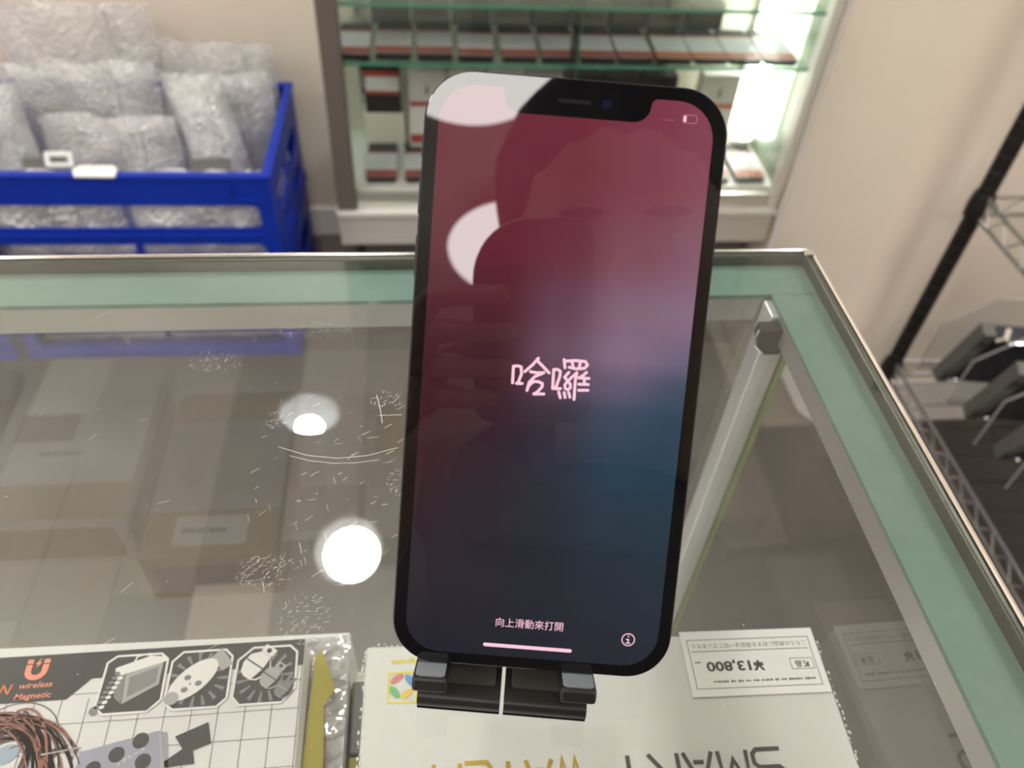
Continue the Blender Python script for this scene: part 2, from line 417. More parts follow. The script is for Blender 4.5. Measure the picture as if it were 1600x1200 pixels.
# rails below the border
MB().box(cx0, gi_x+.013, gi_y+.0004, gi_y+.014, GZ-.0205, GZ-.0074).build('rear_rail', m_rail, sc_, bev=.0006)
MB().box(gi_x+.0004, gi_x+.014, cy0, gi_y+.0002, GZ-.0185, GZ-.0074).build('side_rail', m_rail, sc_, bev=.0006)
MB().box(cx0, gi_x, cy0+.004, cy0+.018, GZ-.0185, GZ-.0074).build('front_rail', m_rail, sc_, bev=.0006)
# corner post, brackets, panes
DZ = GZ-.36
MB().box(.1455, .1565, .2495, .2615, DZ, GZ-.0075).build('corner_post', m_post, sc_, bev=.0008)
MB().box(.1452, .1562, cy0+.004, cy0+.015, DZ, GZ-.0075).build('corner_post', m_post, sc_, bev=.0008)
MB().box(.1510, .1560, cy0+.016, .2485, DZ, GZ-.0186).build('side_pane', m_glass, sc_)
MB().box(.1568, .1594, .2480, .2600, DZ, GZ-.0186).build('pane_edge', m_edge_lime, sc_)
MB().box(cx0+.012, .1448, .2600, .2648, DZ, GZ-.0206).build('rear_pane', m_glass, sc_)
MB().box(cx0+.012, .1448, cy0+.006, cy0+.010, DZ, GZ-.0186).build('front_pane', m_glass, sc_)
MB().box(cx0, cx0+.010, cy0, cy1, DZ, GZ-.0074).build('end_panel', m_alu_pale, sc_)
bp = [(.1400, -.0095), (.1500, -.0095), (.1535, -.018), (.1510, -.0235), (.1445, -.0235), (.1405, -.0185), (.1393, -.014)]
mbk = MB(); mbk.plate(bp, (), 0, .006, Matrix(((1,0,0,0),(0,0,-1,.2492),(0,1,0,GZ),(0,0,0,1))))
mbk.build('corner_bracket', P('dark_bracket', (.028, .026, .024), .5), sc_)
MB().tube([(.1396, .2455, GZ-.0105), (.1390, .2455, GZ-.0145), (.1402, .2455, GZ-.0195), (.1440, .2455, GZ-.0238)], .0007, 6).build('bracket_lip', m_chrome, sc_)
# inner glass shelf with its clips, deck and cabinet base
SZ = GZ-.126
MB().box(cx0+.012, .1495, cy0+.014, .118, SZ-.006, SZ).build('inner_shelf', m_glass_green, sc_)
MB().box(cx0+.012, .1495, .118, .1186, SZ-.006, SZ).build('shelf_edge', m_edge, sc_)
for px, py in ((.149, .10), (.149, -.15), (-.786, .10), (-.786, -.15)):
    MB().box(px-.006, px+.0015, py-.005, py+.005, SZ-.012, SZ-.0062).build('shelf_clip', m_chrome, sc_)
MB().box(cx0, .1596, cy0, .2665, DZ-.02, DZ).build('deck', m_white, sc_, bev=.001)
MB().box(cx0+.01, .150, cy0+.02, .255, .06, DZ-.02).build('base_cabinet', m_white, sc_, bev=.002)
MB().box(cx0+.03, .13, cy0+.04, .235, 0.002, .06).build('plinth', m_alu_dark, sc_)
# scuffs: hair-fine scratches and dust specks lying on the glass
mb = MB(); srn = random.Random(5)
def scratch(path, wd):
    for q in offset_line(path, wd): mb.add([(a, b2, GZ+.00006) for a, b2 in q], [(0, 1, 2, 3)])
def arc(x, y, ln, ang, bend):
    return [(x + ln*t*math.cos(ang) - bend*4*t*(1-t)*ln*math.sin(ang), y + ln*t*math.sin(ang) + bend*4*t*(1-t)*ln*math.cos(ang)) for t in (0, .25, .5, .75, 1)]
scratch(arc(-.052, .180, .040, -.05, -.12), .00012); scratch(arc(-.048, .176, .030, -.1, -.08), .0001)
scratch(arc(-.020, .203, .014, -1.4, .02), .00014); scratch(arc(-.019, .193, .008, 0, 0), .0001)
for k in range(70):
    scratch(arc(srn.uniform(-.06, -.005), srn.uniform(.125, .205), srn.uniform(.001, .004), srn.choice((.6, .75, .5, .1, -1.3)), .03), srn.uniform(.00004, .00010))
for k in range(16):
    scratch(arc(srn.uniform(-.2, .05), srn.uniform(.10, .25), srn.uniform(.003, .008), srn.uniform(.3, 1.0), .03), .00007)
for k in range(90):
    px, py = srn.uniform(-.2, .14), srn.uniform(.08, .25); r_ = srn.uniform(.00007, .0002)
    mb.add([(a, b2, GZ+.00006) for a, b2 in circ(px, py, r_, 6)], [tuple(range(6))])
for sx0, sy0_, rx_, ry_, n_ in ((-.051, .132, .009, .006, 110), (-.038, .116, .007, .008, 90), (-.079, .222, .010, .006, 70), (-.016, .200, .006, .004, 40), (-.055, .192, .004, .004, 40), (-.012, .163, .004, .006, 40), (-.045, .238, .014, .005, 60)):
    for k in range(n_):
        a_ = srn.uniform(0, 2*PI); q = math.sqrt(srn.random())
        scratch(arc(sx0+rx_*q*math.cos(a_), sy0_+ry_*q*math.sin(a_), srn.uniform(.0003, .0016), srn.gauss(.6, .5), .05), srn.uniform(.00003, .00009))
tag(mb.build('scratches', P('scratch_white', (.9, .9, .9), .35), sc_), kind='stuff')

# ------------------------------------------------------------------ printed stroke letters
GL = {'S': [[(1, 1), (.15, 1), (0, .88), (0, .62), (.15, .5), (.85, .5), (1, .38), (1, .12), (.85, 0), (0, 0)]],
      'M': [[(0, 0), (.08, 1), (.5, .25), (.92, 1), (1, 0)]],
      'A': [[(0, 0), (.5, 1), (1, 0)], [(.32, .28), (.68, .28)]],
      'R': [[(0, 0), (0, 1), (.8, 1), (1, .85), (1, .62), (.8, .48), (.2, .48)], [(.55, .48), (1, 0)]],
      'T': [[(0, 1), (1, 1)], [(.5, 1), (.5, 0)]],
      'W': [[(0, 1), (.25, 0), (.5, .8), (.75, 0), (1, 1)]],
      'C': [[(1, 1), (.15, 1), (0, .85), (0, .15), (.15, 0), (1, 0)]],
      'H': [[(0, 0), (0, 1)], [(1, 0), (1, 1)], [(0, .5), (1, .5)]]}
def word(txt, x0, y0, wl, hl, gap, wd, flip=True):
    polys = []; x = 0
    for ch in txt:
        for pth in GL[ch]:
            q = [(x + a*wl, b*hl) for a, b in pth]
            q = [(x0-a, y0-b) if flip else (x0+a, y0+b) for a, b in q]
            polys += offset_line(q, wd)
        x += wl+gap
    return polys

def marks(x0, x1, y, h, rn, flip=True):
    """unreadably small print: a run of short dark dashes"""
    out = []; x = x0
    while x < x1-.4:
        wd = rn.uniform(.5, 1.3); hh = h*rn.uniform(.6, 1)
        out.append([(x, y-hh/2), (min(x+wd, x1), y-hh/2), (min(x+wd, x1), y+hh/2), (x, y+hh/2)]); x += wd+rn.choice((.15, .2, .9))
    return out

def outline(x0, x1, y0, y1, wd):
    return offset_line([(x0, y0), (x1, y0), (x1, y1), (x0, y1), (x0, y0)], wd)

def price_label(name, root_name, M, label, price='\u00a513,800', full=True):
    """paper tag lying upside down to the camera; local mm, origin at its far left corner"""
    t = empty(root_name, M=M); tag(t, label, 'price label')
    MB().box(0, .053, -.0257, 0, 0, .00035).build('paper', m_paper, t)
    z = .00042
    flat_mesh(outline(2.2, 50.4, -22.8, -3.6, .3), z).build('printed_border', m_ink_grey, t)
    flat_mesh([[(3.3, -8.45), (49.4, -8.45), (49.4, -8.15), (3.3, -8.15)]], z).build('printed_rule', m_ink_grey, t)
    flat_mesh(outline(40.6, 49.4, -16.5, -12.3, .25), z).build('printed_box', m_ink_grey, t)
    text_mesh('printed_notice', 'こちらの商品に対する保証は一切ございません', .0022, m_ink_grey, t, (.0263, -.0060, z), PI, width=.0455)
    text_mesh('printed_condition', '新品', .0028, m_ink, t, (.0450, -.0144, z), PI, bold=.00005)
    text_mesh('printed_price', price, .0052, m_ink, t, (.0187, -.0142, z), PI, width=.0225, bold=.00016)
    flat_mesh(marks(3.6, 6.6, -12.6, .8, random.Random(3)), z).build('printed_tax_note', m_ink_grey, t)
    flat_mesh(marks(9.0, 49.2, -20.3, .9, random.Random(4)), z).build('printed_small_text', m_ink_grey, t)
    return t

# ------------------------------------------------------------------ boxes on the inner shelf
WZ = GZ-.076
def crimp(mb, p0, p1, n, amp, rn, thick=.0006):
    """wrinkled seam of shrink film along an edge"""
    p0 = Vector(p0); p1 = Vector(p1)
    for k in range(n):
        c = p0.lerp(p1, (k+.5)/n) + Vector((rn.uniform(-1, 1), rn.uniform(-1, 1), 0))*amp
        r = rn.uniform(.0002, .0006)
        mb.add([c+Vector((r, 0, 0)), c+Vector((0, r*1.6, 0)), c+Vector((-r, 0, 0)), c+Vector((0, -r*1.6, 0)), c+Vector((0, 0, thick))], [(0, 1, 4), (1, 2, 4), (2, 3, 4), (3, 0, 4)])
m_sparkle = P('wrinkled_film', (.9, .92, .93), .08, .3, coat=1)
wt = empty('smartwatch_box', (-.0273, .1445, SZ), math.radians(-1.337)); tag(wt, 'white smartwatch box in shrink film under the glass, right of the magnetic battery box', 'box')
hz = WZ-SZ
MB().box(0, .1745, -.15, 0, 0, hz).build('carton', P('pearl_card', (.63, .64, .61), .45, var=.02), wt, bev=.0012)
mb = MB(); rn = random.Random(11)
crimp(mb, (.0, -.002, hz), (.0, -.06, hz), 40, .0008, rn); crimp(mb, (.1745, -.002, hz), (.1745, -.06, hz), 34, .0009, rn)
crimp(mb, (.002, 0, hz), (.02, 0, hz), 10, .0008, rn)
tag(mb.build('film_wrinkles', m_sparkle, wt), kind='stuff')
z = hz+.0002
flat_mesh(word('SMART', 147.4, -44.0, 10.2, 12, 2.2, 1.5), z).build('printed_word', m_ink, wt)
flat_mesh(word('WATCH', 76.5, -44.0, 8.9, 12, 1.6, 1.5), z).build('printed_word', m_gold, wt)
text_mesh('printed_caption', 'App store', .0030, m_yellow_ink, wt, (.0146, -.0068, z), PI, width=.0098, bold=.00008)
flat_mesh(outline(9.0, 19.4, -22, -10.9, .6), z).build('icon_frame', m_yellow_ink, wt)
for cx_, cy_, ang, colr, nm in ((12.1, -13.2, .6, (.60, .20, .18), 'red'), (16.9, -13.9, -.9, (.14, .30, .62), 'blue'), (15.8, -18.9, .6, (.72, .52, .10), 'yellow'), (11.4, -18.2, -.9, (.16, .45, .18), 'green')):
    flat_mesh([circ(cx_, cy_, 2.75, 16, 1.3, ang)], z).build('icon_petal', P('petal_%s' % nm, colr, .5), wt)
lm = Matrix.Translation((-.0273, .1445, WZ+.0004)) @ Matrix.Rotation(math.radians(-1.337), 4, 'Z') @ Matrix.Translation((.1206, .0009, 0))
price_label('price', 'price_label', lm, 'white price tag reading \u00a513,800, lying on the far right corner of the smartwatch box')

# the printed battery box on its white tray
wb = empty('white_carton', (-.1693, .1606, SZ), math.radians(-.61)); tag(wb, 'white shrink-wrapped carton under the magnetic battery box, with yellow slip at its side', 'box')
hw = .034
MB().box(-.03, .1342, -.14, 0, 0, hw).build('carton', m_card, wb, bev=.001)
mb = MB(); n_ = 16
vs = []; rn = random.Random(31)
for j in range(n_*2+1):
    for i2 in range(7):
        vs.append((.112+.0225*i2/6, -.0025-.062*j/(n_*2), hw+.0008+.0028*abs(noise.noise(Vector((i2*.9, j*.55, 3))))))
fs = [(j*7+i2, j*7+i2+1, j*7+i2+8, j*7+i2+7) for j in range(n_*2) for i2 in range(6)]
fs = [tuple(reversed(f)) for f in fs]
mb.add(vs, fs); mb.build('shrink_film', film('crinkled_film', (.9, .92, .93), .45, 90, 1.0, .1, .4), wb)
flat_mesh([[(120.5, -60), (128.5, -60), (127.5, -42), (126.5, -31), (130.5, -25), (124, -9.5), (121.8, -11)]], hw+.0040).build('yellow_slip', m_yellow, wb)
gb = empty('magnetic_battery_box', (-.1593, .1485, SZ+hw), math.radians(.371)); tag(gb, 'white and black printed magnetic battery box with weapon drawings, under the glass at left', 'box')
hb = WZ-SZ-hw
MB().box(-.04, .1095, -.13, 0, 0.0008, hb).build('carton', P('print_white', (.66, .65, .64), .4), gb, bev=.0006)
z = hb+.0002; dz = .00012
flat_mesh([[(-40, -.4), (109.2, -.4), (109.2, -10.6), (108, -10.6), (38, -10.6), (34.8, -10.6), (27.9, -17.8), (-40, -17.8)]], z).build('printed_header', P('print_black', (.022, .022, .021), .4), gb)
grid = []
for gx in (8, 17.5, 26.5, 35.5, 44.6, 53.6, 62.7, 71.8, 80.9, 90.2, 99.4, 108.6): grid.append([(gx, -130), (gx+.28, -130), (gx+.28, -10.6 if gx > 36 else -17.8), (gx, -10.6 if gx > 36 else -17.8)])
for gy in (-16.2, -26.6, -36.5, -46.5, -56.4): grid.append([(28 if gy > -17 else -40, gy), (109.2, gy), (109.2, gy+.28), (28 if gy > -17 else -40, gy+.28)])
flat_mesh(grid, z-.00006).build('printed_grid', P('print_rule', (.28, .23, .23), .5), gb)
# magnet symbol and wording
th = [math.radians(180+180*k/10) for k in range(11)]
mag = [[(14.6+3.9*math.cos(t), -6.3+3.6*math.sin(t)) for t in th] + [(18.5, -4.0), (16.4, -4.0), (16.4, -6.3)] + [(14.6+1.8*math.cos(t), -6.3+1.6*math.sin(t)) for t in reversed(th)] + [(12.8, -4.0), (10.7, -4.0)],
       [(10.7, -3.6), (12.8, -3.6), (12.8, -2.0), (10.7, -2.0)], [(16.4, -3.6), (18.5, -3.6), (18.5, -2.0), (16.4, -2.0)],
       [(15.4, -1.2), (13.6, -3.9), (14.6, -3.9), (14.0, -5.6), (15.9, -3.1), (14.9, -3.1)]]
flat_mesh(mag, z+dz).build('printed_magnet', m_salmon, gb)
text_mesh('printed_word', 'wireless', .0030, m_salmon, gb, (.0160, -.0118, z+dz), .02, width=.0112, shear=.15, bold=.00004)
text_mesh('printed_word', 'Magnetic', .0030, m_salmon, gb, (.0160, -.0157, z+dz), .02, width=.0124, shear=.15, bold=.00004)
text_mesh('printed_letter', 'N', .0052, m_orange_print, gb, (.0058, -.0130, z+dz), 0, shear=.2, bold=.0001)
pw = P('print_paper_white', (.74, .72, .70), .45); pg = P('print_grey', (.20, .20, .20), .45); pgl = P('print_light_grey', (.36, .36, .35), .45); pk = P('print_key', (.03, .03, .03), .45)
def octo(pts, ox, name):
    flat_mesh([pts], z+dz).build(name+'_ground', pk, gb)
    flat_mesh(offset_line(pts+[pts[0]], .8), z+2*dz).build(name+'_frame', pw, gb)
o1 = [(38.6, -21.6), (39.0, -5.2), (42.0, -2.8), (57.6, -2.8), (60.2, -5.2), (60.6, -20.2), (56.6, -24.2), (41.6, -24.2)]
o2 = [(61.9, -21.6), (62.0, -6.3), (65.4, -2.8), (80.6, -2.8), (83.3, -5.6), (83.4, -21.2), (80.2, -24.2), (65.2, -24.2)]
o3 = [(85.2, -21.0), (85.6, -7.4), (90.6, -2.8), (104.0, -2.8), (106.7, -5.4), (107.0, -19.0), (102.8, -24.2), (88.0, -24.2)]
for o_, nm in ((o1, 'ammunition_icon'), (o2, 'bomb_icon'), (o3, 'grenade_icon')): octo(o_, 0, nm)
rays = []
for cx_, cy_, r1, lim in ((72.5, -13.5, 6.5, 10.2), (96, -13.8, 6, 10.0)):
    for k in range(30):
        t = 2*PI*k/30
        if (k % 2) == 0: rays.append([(cx_+r1*math.cos(t-.05), cy_+r1*math.sin(t-.05)), (cx_+lim*math.cos(t-.07), cy_+lim*math.sin(t-.07)), (cx_+lim*math.cos(t+.07), cy_+lim*math.sin(t+.07)), (cx_+r1*math.cos(t+.05), cy_+r1*math.sin(t+.05))])
flat_mesh(rays, z+1.5*dz).build('printed_rays', pg, gb)
# ammunition box drawing
flat_mesh([[(46.5, -10.0), (58.8, -6.0), (58.8, -14.5), (47.4, -21.0)]], z+2.5*dz).build('printed_can_side', pgl, gb)
flat_mesh([[(43.0, -8.6), (46.4, -10.0), (47.2, -21.0), (44.2, -18.4)]], z+2.5*dz).build('printed_can_end', pg, gb)
flat_mesh([[(42.4, -7.4), (54.0, -3.4), (60.0, -4.2), (60.0, -5.8), (46.8, -9.8), (42.6, -8.8)]], z+3*dz).build('printed_can_lid', pw, gb)
flat_mesh([[(48.0, -11.2), (57.6, -7.8), (57.6, -13.8), (48.6, -18.6)]], z+3*dz).build('printed_can_panel', pg, gb)
flat_mesh(offset_line([(48.6, -5.4), (49.2, -3.4), (53.4, -2.6), (53.6, -4.4)], .6), z+3.4*dz).build('printed_handle', pw, gb)
flat_mesh([circ(45.4-.85*k*.72-(.2 if k > 5 else 0), -9.6-1.72*k, 1.0, 10, .7, .1) for k in range(8)], z+3.4*dz).build('printed_cartridges', pw, gb)
flat_mesh([circ(43.3-.85*k*.7, -9.4-1.72*k, .95, 10, .62, .1) for k in range(8)] + [circ(38.4, -22.8, 1.5, 12)], z+3.2*dz).build('printed_cartridges', pg, gb)
# bomb drawing
flat_mesh([[(75.5, -6.0), (79.0, -2.0), (84.0, -8.5), (80.5, -11.0)]], z+2.5*dz).build('printed_bomb_fin', pgl, gb)
flat_mesh([circ(70.6, -13.6, 10.0, 28, 5.0, .74)], z+3*dz).build('printed_bomb', pw, gb)
flat_mesh([circ(64.2, -20.2, 2.6, 16, 2.4)], z+3.4*dz).build('printed_bomb_nose', pgl, gb)
flat_mesh([circ(69.8+2.9*math.cos(a), -15.2+2.6*math.sin(a), 1.25, 12, 1.05) for a in (2.0, 4.1, .0)] + [circ(69.8, -15.2, .4, 8)], z+3.6*dz).build('printed_trefoil', pg, gb)
# grenades drawing
for (gx, gy, rr, mm, mc, kz) in ((92.6, -9.8, 5.0, pw, pw, 3), (98.4, -14.8, 3.8, pgl, pgl, 3.5), (103.2, -19.4, 3.1, pg, pg, 4.0)):
    ca_, sa_ = math.cos(-.62), math.sin(-.62)
    G = lambda pts_: [(gx+(a_*ca_-b_*sa_)*rr, gy+(a_*sa_+b_*ca_)*rr) for a_, b_ in pts_]
    flat_mesh([G(rrect(-.50, .50, 1.02, 1.66, .1, 3))], z+kz*dz).build('printed_grenade_cap', mc, gb)
    flat_mesh([G(circ(0, 1.34, .2, 8))], z+(kz+.3)*dz).build('printed_pin', pk, gb)
    flat_mesh([G([(-.42, 1.0), (.42, 1.0), (.95, .45), (1.0, -.3), (.72, -.9), (.3, -1.12), (-.3, -1.12), (-.72, -.9), (-1.0, -.3), (-.95, .45)])], z+(kz+.1)*dz).build('printed_grenade', mm, gb)
    flat_mesh([G([(.45, .92), (.86, .42), (.9, -.3), (.62, -.82), (.34, -1.0), (.5, -.2), (.52, .3)])], z+(kz+.2)*dz).build('printed_shade', pk, gb)
    flat_mesh([G([(-.95, .06), (.5, .06), (.5, -.05), (-.96, -.05)])], z+(kz+.3)*dz).build('printed_band', pk if mm != pg else pgl, gb)
# speaker-like device drawing, lightning shape, plain hair-coloured strands
flat_mesh([[(37.4, -36.6), (61.8, -31.2), (65.0, -32.0), (68.2, -46), (66, -62), (38.2, -62)]], z+dz).build('printed_device', P('print_lavender', (.30, .31, .38), .45), gb)
flat_mesh([circ(56.8, -34.2, 2.7, 18), circ(49.8, -38.3, 2.6, 18), circ(59.0, -41.2, 2.6, 18), circ(43.2, -42.4, 2.5, 18), circ(51.5, -46.0, 2.6, 18)], z+2*dz).build('printed_discs', pk, gb)
for q_ in ([(62.2, -32.0), (63.2, -31.6), (67.0, -46), (65.8, -46)], [(25, -36.2), (37.4, -34.8), (37.4, -35.3), (25, -36.8)]): flat_mesh([q_], z+2*dz).build('printed_line', pgl, gb)
text_mesh('printed_kana', 'ックケース', .0016, pw, gb, (.0545, -.0395, z+2.5*dz), .55, width=.0095)
flat_mesh([[(68.0, -33.6), (78.4, -29.4), (80.5, -36.8), (74.8, -38.8), (76.0, -43.2), (66.2, -43.8), (65.8, -41.8), (71.2, -38.0)]], z+dz).build('printed_bolt', pk, gb)
hairm = P('print_umber', (.075, .035, .028), .45); hairl = P('print_auburn', (.28, .10, .06), .45)
hs = []; hl = []; hrn = random.Random(17)
for k in range(64):
    p0 = (hrn.uniform(-2, 15), hrn.uniform(-30, -20.5)); p1 = (hrn.uniform(17, 29), hrn.uniform(-23, -16.5)); p2 = (hrn.uniform(27, 37) + (2 if k % 5 == 0 else 0), hrn.uniform(-62, -34))
    if k % 4 == 3: p0 = (hrn.uniform(6, 16), hrn.uniform(-34, -26)); p1 = (hrn.uniform(20, 27), hrn.uniform(-30, -22)); p2 = (hrn.uniform(16, 30), hrn.uniform(-56, -38))
    pth = [((1-q)**2*p0[0]+2*q*(1-q)*p1[0]+q*q*p2[0], (1-q)**2*p0[1]+2*q*(1-q)*p1[1]+q*q*p2[1]) for q in [n_/12 for n_ in range(13)]]
    (hl if k % 6 == 2 else hs).extend(offset_line(pth, hrn.uniform(.25, .95)))
hs += offset_line([(14+15*math.cos(math.radians(a_)), -32+14*math.sin(math.radians(a_))) for a_ in range(150, 20, -8)], .3) + [[(25, -35.5), (33.5, -33.6), (29, -38.2)]]
flat_mesh(hs, z+dz).build('printed_strands', hairm, gb)
flat_mesh(hl, z+1.4*dz).build('printed_strands', hairl, gb)
flat_mesh([circ(13.5, -35.5, 4.2, 14, 3.2, .4), circ(24.5, -38.2, 2.3, 10, 4.0, -.3)], z+.6*dz).build('printed_swatch', P('print_ice_blue', (.30, .38, .48), .45), gb)

# yellow carton showing in the gap
yb = empty('yellow_carton', (-.050, .1440, SZ), 0); tag(yb, 'yellow carton in the gap between the battery box and the smartwatch box', 'box')
MB().box(.0155, .0218, -.12, -.030, 0, .024).build('carton', m_yellow, yb, bev=.0008)
MB().box(.0155, .0218, -.029, -.001, 0, .024).build('grey_flap', m_grey, yb, bev=.0008)

# lower row of boxes, seen mirrored in the rear pane
def low_box(x0, x1, y0, y1, h, body, bands, label, lab=None, txt=None):
    t = empty('retail_box', (x0, y1, DZ)); tag(t, label, 'box', 'boxes on the lower deck')
    L_ = x1-x0; D_ = y1-y0
    MB().box(0, L_, -D_, 0, 0, h).build('carton', body, t, bev=.001)
    for (a, b_, c, d, mt) in bands: flat_mesh([[(a*L_*1000, -c*D_*1000), (b_*L_*1000, -c*D_*1000), (b_*L_*1000, -d*D_*1000), (a*L_*1000, -d*D_*1000)]], h+.0002).build('printed_band', mt, t)
    if lab:
        flat_mesh([[(lab[0]*1000, lab[1]*1000), (lab[0]*1000+53, lab[1]*1000), (lab[0]*1000+53, lab[1]*1000-26), (lab[0]*1000, lab[1]*1000-26)]], h+.0004).build('paper_tag', m_paper, t)
        flat_mesh(marks(lab[0]*1000+5, lab[0]*1000+38, lab[1]*1000-13, 5, random.Random(8)), h+.0006).build('tag_print', m_ink, t)
    # coloured rear face
    MB().box(L_*.08, L_*.92, .0003, .0006, h*.15, h*.8).build('rear_print', txt or m_card, t)
m_teal = P('teal_print', (.06, .20, .19), .5); m_leaf = P('leaf_print', (.04, .20, .05), .5); m_plum = P('plum_print', (.16, .06, .09), .5); m_silver = P('silver_card', (.5, .5, .52), .4)
low_box(-.215, -.118, .02, .185, .055, m_ochre, [(0, 1, .25, .8, m_silver)], 'yellow ended box with a paper tag, mirrored in the rear glass pane', (.022, -.010), m_plum)
low_box(-.105, .01, .03, .170, .06, m_silver, [(0, .45, .0, .3, m_grey), (.5, 1, .5, .9, m_ochre)], 'silver box with grey corner on the lower deck under the battery box', None, m_leaf)
low_box(.022, .135, .03, .160, .05, m_card, [(0, 1, .6, .9, m_teal)], 'white box with teal stripe on the lower deck under the smartwatch box', None, m_teal)
low_box(-.345, -.232, .0, .150, .06, m_card, [(0, 1, .0, .22, m_ochre), (0.1, .5, .5, .7, m_grey)], 'white box with a yellow front stripe on the lower showcase deck', (.03, -.05), m_ochre)
low_box(-.48, -.36, -.02, .140, .05, m_silver, [(0, 1, .5, .75, m_ochre)], 'grey silver box with a yellow middle stripe at the left of the lower deck', None, m_plum)

# ------------------------------------------------------------------ phone
Rp = Matrix(((.9900, .0913, -.1063), (-.1396, .6074, -.7821), (-.0068, .7891, .6141)))
X_ = Rp.col[0].normalized(); N_ = X_.cross(Rp.col[1]).normalized(); Y_ = N_.cross(X_)
phB = Vector((.022857, .0905305, GZ+.014))
Mp = Matrix.Translation(phB) @ Matrix((X_, Y_, N_)).transposed().to_4x4()
ph = empty('smartphone', M=Mp); tag(ph, 'black smartphone with a glowing greeting screen, leaning on the small stand on the counter', 'smartphone')
W2, Hh, TH = .03575, .1467, .0074
m_frame = P('graphite_frame', (.020, .021, .026), .4, .3)
bodyp = rrect(-W2, W2, 0, Hh, .0113, 10)
mb = MB(); n = len(bodyp)
def inset(d): return rrect(-W2+d, W2-d, d, Hh-d, .0113-d, 10)
lay = [(.0004, -TH), (0, -TH+.0004), (0, -.0008), (.0002, -.0006)]
rings = [[(x, y, zz) for x, y in inset(d)] for d, zz in lay]
vs = [p for r in rings for p in r]
fs = [(i*n+k, i*n+(k+1) % n, (i+1)*n+(k+1) % n, (i+1)*n+k) for i in range(3) for k in range(n)] + [tuple(range(n-1, -1, -1)), tuple(range(3*n, 4*n))]
mb.add(vs, fs); mb.build('body', m_frame, ph, smooth=True)
mb = MB(); rings = [[(x, y, zz) for x, y in inset(d)] for d, zz in ((.0003, -.0007), (.0003, -.0001), (.0005, 0.0))]
vs = [p for r in rings for p in r]
fs = [(i*n+k, i*n+(k+1) % n, (i+1)*n+(k+1) % n, (i+1)*n+k) for i in range(2) for k in range(n)] + [tuple(range(2*n, 3*n))]
mb.add(vs, fs); mb.build('front_glass', P('black_front_glass', (.004, .004, .005), .015, spec=.5), ph)
# screen: display picture as a colour grid
def s2l(c): return tuple(((v/255+.055)/1.055)**2.4 if v > 10 else v/255/12.92 for v in c)
rows = [(0.00, [(112, 28, 46), (112, 28, 48), (118, 32, 52), (128, 46, 68), (138, 58, 80)]),
        (0.12, [(108, 28, 46), (110, 27, 46), (112, 30, 50), (126, 48, 68), (134, 60, 80)]),
        (0.25, [(100, 26, 44), (104, 25, 42), (110, 40, 58), (126, 66, 86), (132, 84, 104)]),
        (0.36, [(84, 26, 40), (84, 26, 40), (104, 62, 82), (132, 98, 122), (136, 104, 130)]),
        (0.43, [(72, 24, 34), (70, 28, 38), (108, 74, 96), (134, 104, 132), (110, 96, 124)]),
        (0.49, [(66, 20, 30), (64, 26, 36), (96, 66, 86), (98, 86, 112), (56, 76, 98)]),
        (0.545, [(62, 18, 30), (60, 28, 38), (60, 48, 62), (54, 72, 96), (36, 66, 92)]),
        (0.62, [(56, 20, 32), (50, 30, 40), (44, 44, 60), (36, 64, 84), (30, 64, 82)]),
        (0.72, [(50, 30, 38), (42, 34, 42), (38, 42, 54), (34, 54, 70), (32, 56, 70)]),
        (0.85, [(46, 38, 44), (40, 36, 46), (36, 38, 48), (36, 46, 58), (34, 48, 60)]),
        (1.00, [(34, 34, 44), (34, 34, 44), (34, 36, 46), (36, 38, 50), (36, 42, 54)])]
def screen_col(u, v):
    v = min(max(v, 0), 1); u = min(max(u, 0), 1)
    i = max(k for k in range(len(rows)) if rows[k][0] <= v); j = min(i+1, len(rows)-1)
    t = 0 if i == j else (v-rows[i][0])/(rows[j][0]-rows[i][0]); t = t*t*(3-2*t)
    x = u*4; a = min(int(x), 3); s = x-a; s = s*s*(3-2*s)
    L = lambda p, q, r: [p[c]+(q[c]-p[c])*r for c in range(3)]
    q = s2l(L(L(rows[i][1][a], rows[i][1][a+1], s), L(rows[j][1][a], rows[j][1][a+1], s), t)); g = sum(q)/3
    return tuple(.86*(c*.86+g*.14) for c in q)
sx, sy0, sy1, nb = .0323, .0033, .1434, .1378
out = []
def cr(cx_, cy_, r, a0, a1, k=7): out.extend((cx_+r*math.cos(math.radians(a0+(a1-a0)*q/k)), cy_+r*math.sin(math.radians(a0+(a1-a0)*q/k))) for q in range(k+1))
rs = .0088
cr(-sx+rs, sy0+rs, rs, 180, 270); cr(sx-rs, sy0+rs, rs, 270, 360); cr(sx-rs, sy1-rs, rs, 0, 90)
cr(.0172+.0015, sy1-.0015, .0015, 90, 180, 4); cr(.0172-.004, nb+.004, .004, 0, -90, 6)
cr(-.0172+.004, nb+.004, .004, 270, 180, 6); cr(-.0172-.0015, sy1-.0015, .0015, 0, 90, 4); cr(-sx+rs, sy1-rs, rs, 90, 180)
dense = []
for a_, b_ in zip(out, out[1:]+out[:1]):
    k_ = max(1, int(math.hypot(b_[0]-a_[0], b_[1]-a_[1])/.0024))
    dense += [(a_[0]+(b_[0]-a_[0])*q/k_, a_[1]+(b_[1]-a_[1])*q/k_) for q in range(k_)]
pts2 = [Vector(p) for p in dense]; nb_ = len(pts2)
def inside(p):
    c = False
    for i in range(nb_):
        a, b_ = pts2[i], pts2[i-1]
        if (a.y > p.y) != (b_.y > p.y) and p.x < (b_.x-a.x)*(p.y-a.y)/(b_.y-a.y)+a.x: c = not c
    return c
inner = []
for i in range(29):
    for j in range(58):
        p = Vector((-sx+2*sx*(i+.5)/29, sy0+(sy1-sy0)*(j+.5)/58))
        if inside(p): inner.append(p)
